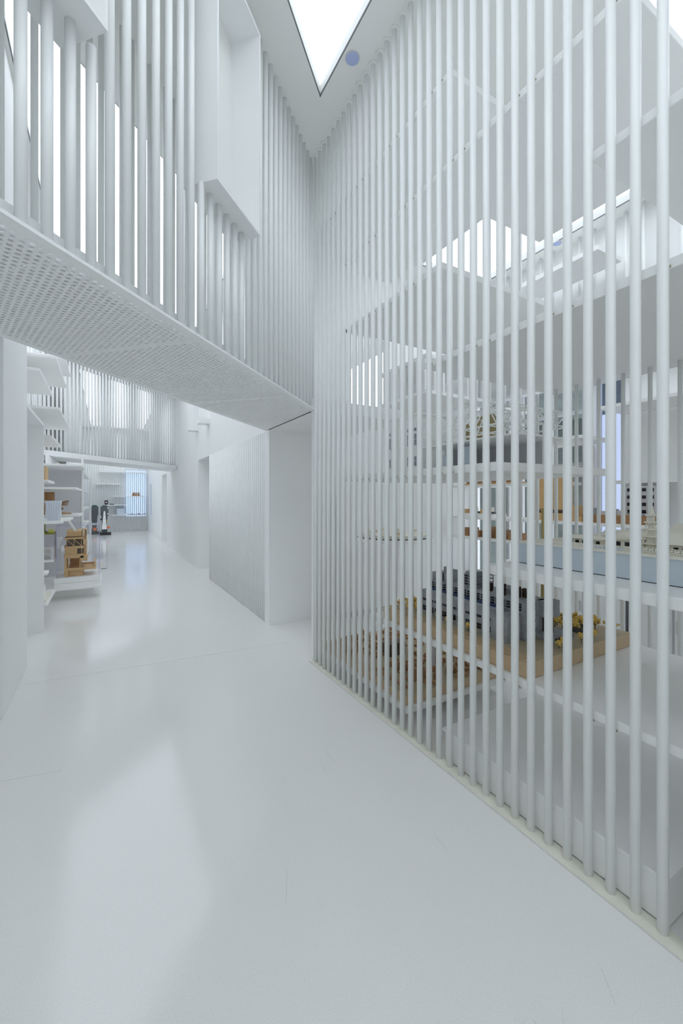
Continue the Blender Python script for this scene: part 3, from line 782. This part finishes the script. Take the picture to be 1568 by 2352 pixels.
# ================================================================== back of the model room
def wshelf(x0,y0,x1,y1,z,label,th=0.035): 
    return tag(build(MB().box(x0,y0,z,x1,y1,z+th), 'wall_shelf', 'slab', org=(x0,y0,z), bevel=0.002), label, 'shelf', 'shelves at the back windows')
wshelf(4.45,2.2,4.97,4.6,0.93,'lowest white shelf along the back windows')
wshelf(4.45,2.0,4.97,4.6,1.21,'white shelf under the row of timber models at the back windows')
wshelf(4.55,2.9,4.97,4.6,1.66,'white shelf above the timber models at the back windows')
wshelf(4.35,2.55,4.97,4.6,2.14,'upper white shelf with a free end by the lavender window')
wshelf(4.80,1.6,4.98,2.46,1.66,'white ledge on the wall beside the lavender window')
wshelf(4.45,1.6,4.98,2.42,2.42,'white shelf bracketed to the wall at the right edge')
bx = MB().box(0,0,0,1,1,1)
def timber(x0,y0,z0,x1,y1,z1,label,m='birch',cat='model'):
    return tag(build(MB().box(x0,y0,z0,x1,y1,z1), 'timber_model', m, org=(x0,y0,z0), bevel=0.002), label, cat)
o = thing('timber_model', (4.6,3.0,1.245), 'tall pale timber tower model with a dark slot at the back windows', 'architectural model')
build(MB().box(4.5,2.84,1.245, 4.75,3.25,1.33), 'plinth', 'honey', o)
build(MB().box(4.52,2.86,1.37, 4.73,3.02,1.86).box(4.52,3.05,1.37, 4.73,3.22,1.86), 'shaft', 'honey', o)
build(MB().box(4.55,2.88,1.33, 4.71,3.20,1.37), 'slot', 'darkwood', o)
o = thing('timber_model', (4.6,2.7,1.245), 'short timber block model beside the tall timber tower', 'architectural model')
build(MB().box(4.5,2.62,1.245, 4.72,2.80,1.30), 'plinth', 'honey', o); build(MB().box(4.55,2.70,1.30, 4.70,2.79,1.42), 'tower', 'honey', o)
o = thing('timber_model', (4.6,2.2,1.245), 'long brown timber base with small grey buildings at the right edge', 'architectural model')
build(MB().box(4.46,2.0,1.245, 4.75,2.60,1.33), 'base', 'brown', o)
for k,(y,h,m) in enumerate(((2.02,.02,'concrete'),(2.10,.03,'honey'),(2.22,.05,'greypanel'),(2.30,.06,'concrete'),(2.38,.04,'greypanel'),(2.48,.07,'concrete'),(2.54,.03,'darkwood'))):
    build(MB().box(4.50,y,1.33, 4.60,y+0.05,1.33+h), 'building', m, o)
tg = thing('office_model', (4.75,2.3,1.30), 'white office tower model with square dark windows at the back wall', 'architectural model')
build(MB().box(4.80,2.06,1.245, 4.95,2.34,1.63), 'body', 'greypanel', tg)
for r_ in range(5):
    for c_ in range(4):
        inst(winm, 'window', (4.798,2.09+c_*0.07,1.29+r_*0.075), tg, 0, (0.5,0.036,0.034))
o = thing('timber_model', (4.6,3.7,0.965), 'row of dark brown timber boxes low at the back windows', 'architectural model')
for k in range(5):
    build(MB().box(4.5,3.45+0.2*k,0.965, 4.72,3.58+0.2*k,1.05+0.03*(k%3)), 'box', 'brown', o)
o = thing('timber_model', (4.6,4.1,1.695), 'orange-brown timber strip model on the upper back shelf', 'architectural model')
build(MB().box(4.58,3.5,1.695, 4.75,4.45,1.72), 'base', 'honey', o)
for k in range(7): build(MB().box(4.6,3.52+0.13*k,1.72, 4.70,3.60+0.13*k,1.76+0.015*(k%2)), 'box', 'brown', o)
o = thing('white_model', (4.6,3.3,2.175), 'white snowy roof model on the shelf by the window', 'architectural model')
build(MB().box(4.45,3.05,2.175, 4.75,3.6,2.20), 'base', 'slab', o)
build(MB().gable(4.48,3.08,4.72,3.3,2.20,2.27).gable(4.48,3.32,4.72,3.56,2.20,2.25), 'roof', 'slab', o)
o = thing('white_model', (4.6,4.0,1.245), 'dark block model with white base at the far windows', 'architectural model')
build(MB().box(4.5,3.8,1.245, 4.75,4.4,1.29), 'base', 'slab', o)
for k in range(6): build(MB().box(4.54,3.83+0.095*k,1.29, 4.66,3.88+0.095*k,1.32+0.03*((k*2)%3)), 'block', ('dark','ivory','honey')[k%3], o)
# low cabinets and a glass case in the room behind the slabs
for y0,y1,lab in ((1.2,1.85,'pale grey low cabinet behind the thin rods at the right edge'),(1.9,2.55,'pale grey low cabinet in the middle behind the thin rods'),(2.6,3.2,'pale grey low cabinet behind the factory model')):
    o = thing('cabinet', (4.1,y0,0), lab, 'cabinet', 'low cabinets behind the slabs')
    build(MB().box(3.85,y0,0.06, 4.35,y1,0.78), 'body', 'greypanel', o, bevel=0.003)
    build(MB().box(3.88,y0+0.02,0.0, 4.32,y1-0.02,0.06), 'plinth', 'dark', o)
    for q in range(2):
        ya = y0+0.01+q*(y1-y0)/2; yb = ya+(y1-y0)/2-0.02
        d = build(MB().box(3.835,ya,0.08, 3.85,yb,0.76), 'door', 'white', o)
        build(MB().box(3.82,(yb-0.03 if q==0 else ya+0.015),0.45, 3.835,(yb-0.015 if q==0 else ya+0.03),0.55), 'handle', 'greypanel', d)
    build(MB().box(3.83,y0,0.78, 4.37,y1,0.80), 'top', 'slab', o)
pd = thing('display_board', (2.95,4.55,0), 'tall pale blue-white display panel behind the rods', 'display panel', None)
build(MB().box(2.55,4.55,0.05, 3.35,4.59,1.62), 'board', 'slab', pd); build(MB().box(2.55,4.49,0, 3.35,4.65,0.05), 'foot', 'greypanel', pd)
sd = thing('display_table', (2.4,3.9,0), 'white table with a rounded edge beyond the rod screen', 'table')
build(MB().cyl(3.0,4.0,1.00,1.04,0.46,40), 'top', 'slab', sd); build(MB().cyl(3.0,4.0,0.02,1.00,0.06,20), 'leg', 'slab', sd); build(MB().cyl(3.0,4.0,0.0,0.02,0.25,30), 'foot', 'slab', sd)
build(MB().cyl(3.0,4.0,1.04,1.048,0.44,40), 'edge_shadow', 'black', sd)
cs = thing('site_model', (3.0,4.0,1.048), 'low cream site model on the round white table', 'architectural model')
build(MB().cyl(3.0,4.0,1.048,1.085,0.41,40), 'base', 'ivory', cs)
for k in range(9):
    a = k*0.7; build(MB().box(2.97+0.28*math.cos(a),3.97+0.28*math.sin(a),1.085, 3.04+0.28*math.cos(a),4.03+0.28*math.sin(a),1.11+0.012*(k%3)), 'block', 'ivory' if k%3 else 'birch', cs)

# ================================================================== alcove on the left of the hall
def aslab(x0,y0,x1,y1,z,label,th=0.03,group='shelf slabs of the alcove'):
    return tag(build(MB().box(x0,y0,z,x1,y1,z+th), 'shelf_slab', 'slab', org=(x0,y0,z), bevel=0.003), label, 'shelf', group)
# high slabs
aslab(-1.6,5.64,-0.46,7.3,2.50,'broad white slab floating just above the alcove portal')
aslab(-1.6,5.27,-0.60,6.47,2.82,'white slab floating second highest above the alcove portal')
aslab(-1.6,5.75,-0.50,7.2,3.10,'wide white slab near the footbridge soffit above the alcove')
aslab(-1.6,7.0,-0.50,8.0,3.47,'highest white slab touching the sight line of the footbridge above the alcove')
aslab(-1.6,5.88,-0.55,6.97,2.21,'small white slab just below the portal top in the alcove')
# lower shelves
aslab(-1.4,5.72,-0.58,6.55,0.28,'lowest white shelf beside the portal jamb')
aslab(-1.4,5.72,-0.585,5.92,0.63,'short white shelf at knee height beside the portal jamb')
aslab(-1.4,5.72,-0.44,5.86+0.0,1.21,'white shelf under the rippled acrylic block')
strut_shelf = aslab(-1.4,6.5,-0.42,7.2,1.20,'white shelf with a slanting strut behind the rippled acrylic block')
build(MB().bar((-0.46,6.85,1.20),(-0.40,7.3,1.02),0.03,0.012), 'strut', 'slab', strut_shelf)
aslab(-1.5,7.6,-0.36,8.6,1.22,'deep white shelf at eye level in front of the grey panel')
aslab(-1.5,7.0,-0.37,8.5,1.63,'long white shelf just above eye level in the alcove')
aslab(-1.4,6.2,-0.62,6.9,1.70,'short white shelf under the plain timber box')
aslab(-1.7,7.9,-0.34,9.0,2.02,'top white shelf of the alcove under the distant footbridge')
aslab(-1.5,7.9,-0.62,8.9,0.62,'white shelf at knee height behind the acrylic case')
# low tray with plinth for the acrylic case
o = thing('display_plinth', (-0.45,7.9,0), 'low white display plinth with a wide tray under the acrylic case', 'plinth')
build(MB().box(-1.3,7.57,0, -0.17,8.35,0.15), 'body', 'slab', o)
build(MB().box(-1.4,7.28,0.15, -0.075,8.45,0.185), 'tray', 'slab', o, bevel=0.002)
b1 = thing('case_base', (-0.35,7.7,0.185), 'two stacked white boards under the acrylic case', 'base')
build(MB().box(-0.665,7.33,0.185, -0.085,8.05,0.245), 'lower_board', 'slab', b1, bevel=0.001)
build(MB().box(-0.665,7.33,0.249, -0.085,8.05,0.325), 'upper_board', 'slab', b1, bevel=0.001)
build(MB().box(-0.655,7.34,0.245, -0.095,8.04,0.249), 'shadow_gap', 'greypanel', b1)
ac = thing('acrylic_case', (-0.35,7.7,0.325), 'clear acrylic display case with violet edges over the timber house model', 'display case')
X0,X1,Y0,Y1,Z0,Z1 = -0.64,-0.095,7.36,8.0,0.327,1.095
for nm,vs in (('front_pane',[(X0,Y0,Z0),(X1,Y0,Z0),(X1,Y0,Z1),(X0,Y0,Z1)]),('rear_pane',[(X0,Y1,Z0),(X1,Y1,Z0),(X1,Y1,Z1),(X0,Y1,Z1)]),
              ('side_pane',[(X0,Y0,Z0),(X0,Y1,Z0),(X0,Y1,Z1),(X0,Y0,Z1)]),('side_pane',[(X1,Y0,Z0),(X1,Y1,Z0),(X1,Y1,Z1),(X1,Y0,Z1)]),
              ('top_pane',[(X0,Y0,Z1),(X1,Y0,Z1),(X1,Y1,Z1),(X0,Y1,Z1)])):
    build(MB().add(vs,[(0,1,2,3)]), nm, 'acryl', ac)
e = MB(); t = 0.007
for x in (X0,X1):
    for y in (Y0,): e.bar((x,y,Z0),(x,y,Z1),t)
e.bar((X0,Y0,Z1),(X1,Y0,Z1),t); 
for x in (X0,X1): e.bar((x,Y0,Z1),(x,Y1,Z1),t*0.4)
e.bar((X0,Y1,Z1),(X1,Y1,Z1),t*0.4)
build(e, 'edge', 'acryledge', ac)
# timber house model in the case
hm = thing('timber_house_model', (-0.4,7.6,0.327), 'honey timber model of a stacked house inside the acrylic case', 'architectural model')
z = 0.327
build(MB().box(-0.545,7.42,z, -0.50,7.46,z+0.05).box(-0.50,7.45,z, -0.31,7.80,z+0.09), 'foot_block', 'honey', hm)
build(MB().box(-0.55,7.41,z+0.09, -0.145,7.85,z+0.125).box(-0.55,7.41,z+0.05, -0.50,7.50,z+0.09), 'ground_floor', 'honey', hm)
build(MB().box(-0.545,7.42,z+0.125, -0.515,7.80,z+0.275).box(-0.50,7.42,z+0.125, -0.49,7.44,z+0.275).box(-0.355,7.42,z+0.125, -0.345,7.44,z+0.275).box(-0.50,7.78,z+0.125, -0.35,7.80,z+0.275), 'wall_panel', 'honey', hm)
build(MB().box(-0.345,7.40,z+0.225, -0.255,7.60,z+0.305), 'side_box', 'honey', hm)
build(MB().box(-0.17,7.42,z+0.125, -0.15,7.85,z+0.21).box(-0.345,7.80,z+0.125, -0.15,7.82,z+0.15), 'terrace_rail', 'honey', hm)
build(MB().box(-0.55,7.40,z+0.275, -0.30,7.80,z+0.335), 'first_floor', 'honey', hm)
build(MB().box(-0.54,7.41,z+0.335, -0.385,7.78,z+0.42), 'wall_panel', 'honey', hm)
build(MB().box(-0.385,7.45,z+0.335, -0.31,7.78,z+0.42), 'window_bay', 'darkwood', hm)
build(MB().box(-0.33,7.41,z+0.335, -0.322,7.42,z+0.42).box(-0.30,7.41,z+0.335, -0.292,7.42,z+0.42), 'post', 'honey', hm)
build(MB().box(-0.55,7.40,z+0.42, -0.30,7.80,z+0.455), 'second_floor', 'honey', hm)
build(MB().box(-0.52,7.44,z+0.455, -0.325,7.78,z+0.56), 'dark_glazing', 'darkwood', hm)
tb = MB()
for a in (-0.52,-0.425,-0.33): tb.bar((a,7.425,z+0.455),(a,7.425,z+0.56),0.008)
for a in (-0.52,-0.425): tb.bar((a,7.425,z+0.56),(a+0.095,7.425,z+0.455),0.009)
build(tb, 'brace', 'honey', hm)
build(MB().box(-0.545,7.40,z+0.56, -0.31,7.80,z+0.585), 'third_floor', 'honey', hm)
build(MB().box(-0.535,7.43,z+0.592, -0.33,7.44,z+0.60), 'slot', 'darkwood', hm)
build(MB().box(-0.52,7.44,z+0.585, -0.33,7.75,z+0.675).gable(-0.52,7.44,-0.33,7.75,z+0.675,z+0.70,'x'), 'roof_box', 'honey', hm)
build(MB().box(-0.31,7.43,z+0.47, -0.262,7.55,z+0.545), 'balcony_box', 'honey', hm)
build(MB().box(-0.30,7.52,z+0.30, -0.272,7.86,z+0.70), 'side_wall', 'honey', hm)
for k in range(3):
    build(MB().box(-0.318+0.022*k,7.43+0.03*k,z+0.585, -0.306+0.022*k,7.45+0.03*k,z+0.72-0.015*k), 'fin', 'honey', hm)
build(MB().box(-0.29,7.47,z+0.60, -0.272,7.52,z+0.69), 'side_slot', 'darkwood', hm)
# small acrylic box beyond
o = thing('acrylic_box', (-0.1,10.3,0), 'small clear acrylic box on a white base standing on the hall floor', 'display case')
build(MB().box(-0.22,10.2,0, 0.0,10.55,0.16), 'base', 'slab', o); build(MB().box(-0.21,10.21,0.16, -0.01,10.54,0.30), 'cover', 'acryl', o)
build(MB().box(-0.225,10.195,0.0, 0.005,10.555,0.008), 'foot', 'dark', o)
# tall bookcase with grey side
bc = thing('bookcase', (-0.9,11,0), 'tall white open bookcase with a pale grey side panel', 'bookcase')
build(MB().box(-2.2,9.02,0, -0.375,9.05,2.08), 'side_panel', 'greypanel', bc)
build(MB().box(-0.40,9.0,0, -0.375,9.28,2.29), 'front_panel', 'slab', bc)
build(MB().box(-0.41,13.5,0, -0.375,13.8,2.29), 'front_panel', 'slab', bc)
build(MB().box(-0.95,9.05,0, -0.92,13.8,2.29), 'back_panel', 'slab', bc)
for z in (0.05,0.45,0.85,1.25,1.65,2.05): build(MB().box(-0.92,9.05,z, -0.42,13.8,z+0.03), 'shelf_board', 'slab', bc)
# items on the alcove shelves
tag(build(MB().box(-0.85,6.3,1.73, -0.66,6.6,1.90), 'timber_box', 'honey', org=(-0.75,6.45,1.73), bevel=0.002), 'plain honey timber box on a short shelf near the portal', 'box')
o = thing('folded_timber_model', (-0.6,7.4,1.23), 'brown timber sculpture model with a fanned wing behind the acrylic block', 'architectural model')
build(MB().box(-0.86,7.68,1.252, -0.70,7.82,1.60).box(-0.88,7.66,1.45, -0.80,7.80,1.60), 'tower', 'brown', o)
fan = MB()
for k in range(9):
    a = -0.25+0.09*k; p0 = Vector((-0.78,7.70+0.02*k,1.40)); fan.bar(p0, p0+Vector((0.26*math.cos(a*0.4),0.02*k-0.08,0.11*math.sin(a)+0.02)), 0.035, 0.006)
fan.bar((-0.78,7.7,1.40),(-0.60,7.8,1.34),0.06,0.03)
build(fan, 'wing', 'brown', o)
o = thing('ripple_block', (-0.55,5.8,1.24), 'clear rippled acrylic block, its bluish glow put into the colour, on the alcove shelf', 'acrylic block')
rb = MB(); n = 12
for i in range(n):
    pass
poly = []
for i in range(n+1):
    z = i/n; poly.append((z, 0.060+0.024*z+0.006*math.sin(z*6)))
vs = []; fs = []
for i,(z,w) in enumerate(poly):
    zz = 1.24+0.235*z
    vs += [(-0.53-w,5.74,zz),(-0.53+w,5.74,zz),(-0.53+w,5.82,zz),(-0.53-w,5.82,zz)]
    if i: 
        b0 = 4*(i-1)
        fs += [(b0+q,b0+(q+1)%4,b0+4+(q+1)%4,b0+4+q) for q in range(4)]
fs += [(3,2,1,0), tuple(4*n+q for q in range(4))]
build(MB().add(vs,fs), 'core', 'ripple', o)
build(MB().box(-0.63,5.73,1.24, -0.445,5.83,1.246), 'foot', 'slab', o)
rib = MB()
for k in range(6):
    xk = -0.60+0.026*k
    for i in range(10):
        z1_ = 1.25+0.021*i; f1 = (i/10)**1.3; f2 = ((i+1)/10)**1.3
        rib.bar((-0.53+(xk+0.53)*(0.55+0.5*f1),5.737,z1_),(-0.53+(xk+0.53)*(0.55+0.5*f2),5.737,z1_+0.021),0.004)
build(rib, 'ripple_rib', 'acryl', o)
o = thing('block_model', (-0.68,5.9,0.31), 'small white block model with battlements on the lowest alcove shelf', 'architectural model')
build(MB().box(-0.80,5.78,0.31, -0.60,6.35,0.335), 'base', 'ivory', o); build(MB().box(-0.78,5.82,0.335, -0.632,6.05,0.47), 'tower', 'slab', o)
for k in range(4): build(MB().box(-0.78+0.042*k,5.82,0.47, -0.76+0.042*k,5.86,0.49), 'merlon', 'slab', o)
tag(build(MB().box(-0.80,5.74,0.66, -0.63,5.86,0.72), 'white_box', 'slab', org=(-0.7,5.8,0.66), bevel=0.002), 'flat white box on the short knee-height shelf', 'box')
o = thing('tray_model', (-0.9,8.4,0.65), 'white tray model with a sloping plate behind the acrylic case', 'architectural model')
build(MB().box(-1.3,7.95,0.65, -0.64,8.6,0.69), 'tray', 'slab', o)
build(MB().add([(-1.3,7.95,0.69),(-0.66,7.95,0.69),(-0.66,8.6,0.83),(-1.3,8.6,0.83),(-1.3,7.95,0.70),(-0.66,7.95,0.70),(-0.66,8.6,0.84),(-1.3,8.6,0.84)],[(3,2,1,0),(4,5,6,7),(0,1,5,4),(1,2,6,5),(2,3,7,6),(3,0,4,7)]), 'plate', 'slab', o)
o = thing('landscape_model', (-0.9,7.5,1.0), 'dark moss landscape model with small olive blocks under the alcove shelf', 'architectural model')
build(MB().box(-1.2,7.25,0.80, -0.66,7.6,0.98), 'plinth', 'midgrey', o)
build(MB().box(-1.2,7.25,0.98, -0.66,7.6,1.0), 'ground', 'moss', o)
for k in range(4): build(MB().box(-1.0+0.09*k,7.30,1.0, -0.94+0.09*k,7.4,1.03+0.02*(k%2)), 'block', 'lime' if k%2 else 'moss', o)
build(MB().cyl(-0.80,7.45,1.0,1.14,0.02,10), 'chimney', 'moss', o)
build(MB().box(-1.2,7.25,0.62, -1.16,7.6,0.80).box(-0.70,7.25,0.62, -0.66,7.6,0.80), 'leg', 'greypanel', o)
aslab(-1.3,7.2,-0.655,7.65,0.59,'white shelf under the grey landscape plinth')
tag(build(MB().box(-0.75,7.98,1.25, -0.50,8.2,1.265).box(-0.70,8.0,1.265, -0.58,8.12,1.275), 'plate_stack', 'honey', org=(-0.65,7.8,1.25)), 'thin timber plates lying on the eye-level alcove shelf', 'plates')

# ================================================================== far end of the hall
bt = rod_mesh(CZ-0.05, 0.02, 8, 'batten')
for k in range(30):
    x = -0.86+0.086*k
    if x < RX-0.03: inst(bt, 'batten', (x, FY-0.04, 0.02), wf)
def fshelf(x0,x1,z,label): return tag(build(MB().box(x0,FY-0.42,z,x1,FY-0.06,z+0.035), 'end_shelf', 'slab', org=(x0,FY-0.3,z)), label, 'shelf', 'shelves on the end wall')
fshelf(-0.28,1.60,2.66,'highest thin shelf on the far end wall')
fshelf(-0.42,0.55,2.12,'second highest thin shelf on the far end wall')
fshelf(0.27,1.60,1.58,'thin shelf carrying the small brown box model on the far end wall')
fshelf(-0.10,0.78,1.19,'thin shelf carrying the black gadgets on the far end wall')
fshelf(0.20,1.60,0.74,'lowest thin shelf in front of the far window')
o = thing('small_box_model', (1.1,FY-0.25,1.615), 'small brown box model on the far shelf before the window', 'architectural model')
build(MB().box(1.03,FY-0.36,1.615, 1.33,FY-0.16,1.66), 'base', 'brown', o)
for k in range(3): build(MB().box(1.04+0.10*k,FY-0.36,1.66, 1.11+0.10*k,FY-0.2,1.75), 'block', 'brown', o)
build(MB().box(1.03,FY-0.36,1.75, 1.33,FY-0.16,1.77), 'roof', 'honey', o)
tag(build(MB().box(0.92,FY-0.34,1.615, 1.0,FY-0.2,1.69), 'white_cube', 'slab', org=(0.96,FY-0.3,1.615)), 'tiny white cube beside the brown box model', 'box')
o = thing('black_device', (-0.02,FY-0.25,1.225), 'upright black boxed gadget on the far shelf', 'gadget')
build(MB().box(-0.07,FY-0.34,1.225, 0.06,FY-0.2,1.42), 'body', 'black', o); build(MB().box(-0.035,FY-0.345,1.30, 0.025,FY-0.34,1.36), 'screen', 'greypanel', o); build(MB().box(-0.02,FY-0.346,1.27, 0.01,FY-0.34,1.285), 'button', 'red', o)
tag(build(MB().box(0.12,FY-0.34,1.225, 0.29,FY-0.2,1.262), 'black_case', 'black', org=(0.2,FY-0.3,1.225)), 'flat black case lying on the far shelf', 'case')
o = thing('print_block', (0.5,FY-0.25,0.775), 'pale blue printed block on the lowest far shelf', 'block')
build(MB().box(0.40,FY-0.36,0.775, 0.70,FY-0.14,1.05), 'body', 'bluegrey', o)
rr = random.Random(5)
for k in range(22):
    x = rr.uniform(0.41,0.66); z = rr.uniform(0.79,1.03); build(MB().box(x,FY-0.364,z, x+rr.uniform(.02,.04),FY-0.36,z+0.014), 'print_mark', 'slab', o)
tag(build(MB().box(0.73,FY-0.32,0.775, 0.82,FY-0.2,0.83), 'white_cube', 'slab', org=(0.77,FY-0.3,0.775)), 'tiny white cube beside the printed block', 'box')
o = thing('dark_tray', (1.2,FY-0.2,0.775), 'thin dark tray with tiny figures along the far window sill', 'tray')
build(MB().box(0.84,FY-0.36,0.775, 1.60,FY-0.16,0.79), 'plate', 'dark', o)
for k,(x,m) in enumerate(((1.0,'green'),(1.27,'red'),(1.31,'blue'),(1.52,'blue'))): build(MB().cyl(x,FY-0.3,0.79,0.85,0.018,8,0.004), 'figure', m, o)
# dark tower models standing on black bases
def dark_tower(x, y, label, cone):
    o = thing('tower_model', (x,y,0), label, 'architectural model')
    def taper(x0,x1,X0_,X1_,ya,yb,z0,z1):
        return MB().add([(x0,ya,z0),(x1,ya,z0),(x1,yb,z0),(x0,yb,z0),(X0_,ya,z1),(X1_,ya,z1),(X1_,yb,z1),(X0_,yb,z1)],[(3,2,1,0),(4,5,6,7),(0,1,5,4),(1,2,6,5),(2,3,7,6),(3,0,4,7)])
    build(MB().box(x-0.16,y-0.2,0, x+0.24,y+0.2,0.10), 'base', 'black', o)
    build(MB().box(x-0.10,y-0.08,0.10, x+0.10,y+0.08,0.25), 'plinth', 'dark', o)
    t_ = taper(x-0.07,x+0.07,x-0.12,x+0.12,y-0.06,y+0.06,0.25,0.80); t_.box(x-0.145,y-0.07,0.80, x+0.145,y+0.07,1.17)
    build(t_, 'tower', 'dark', o)
    build(MB().box(x-0.08,y-0.08,1.17, x+0.08,y+0.08,1.22), 'cap', 'green', o)
    if cone:
        build(taper(x-0.09,x+0.08,x-0.025,x+0.025,y-0.20,y-0.10,0.24,0.98), 'white_spire', 'slab', o)
        for z in (0.80,0.66,0.45): build(MB().box(x-0.015,y-0.205,z, x+0.005,y-0.20,z+0.025), 'spire_window', 'dark', o)
        build(MB().cyl(x+0.14,y-0.18,0.27,0.36,0.05,14), 'orange_drum', 'orange', o)
        build(MB().box(x-0.15,y-0.20,0.62, x-0.10,y-0.12,0.68), 'red_box', 'rust', o)
        for z in (0.84,1.08): build(MB().box(x+0.10,y-0.085,z, x+0.14,y-0.07,z+0.05), 'white_label', 'slab', o)
        build(MB().box(x+0.08,y-0.1,0.55, x+0.12,y-0.08,0.61), 'lime_label', 'lime', o)
    else:
        build(MB().box(x-0.04,y-0.20,0.16, x+0.08,y-0.14,0.28), 'orange_block', 'orange', o)
dark_tower(-0.07, 19.7, 'black tower model fronted by a white spire near the end wall', True)
dark_tower(-0.44, 20.3, 'plain black tower model with an orange block near the end wall', False)
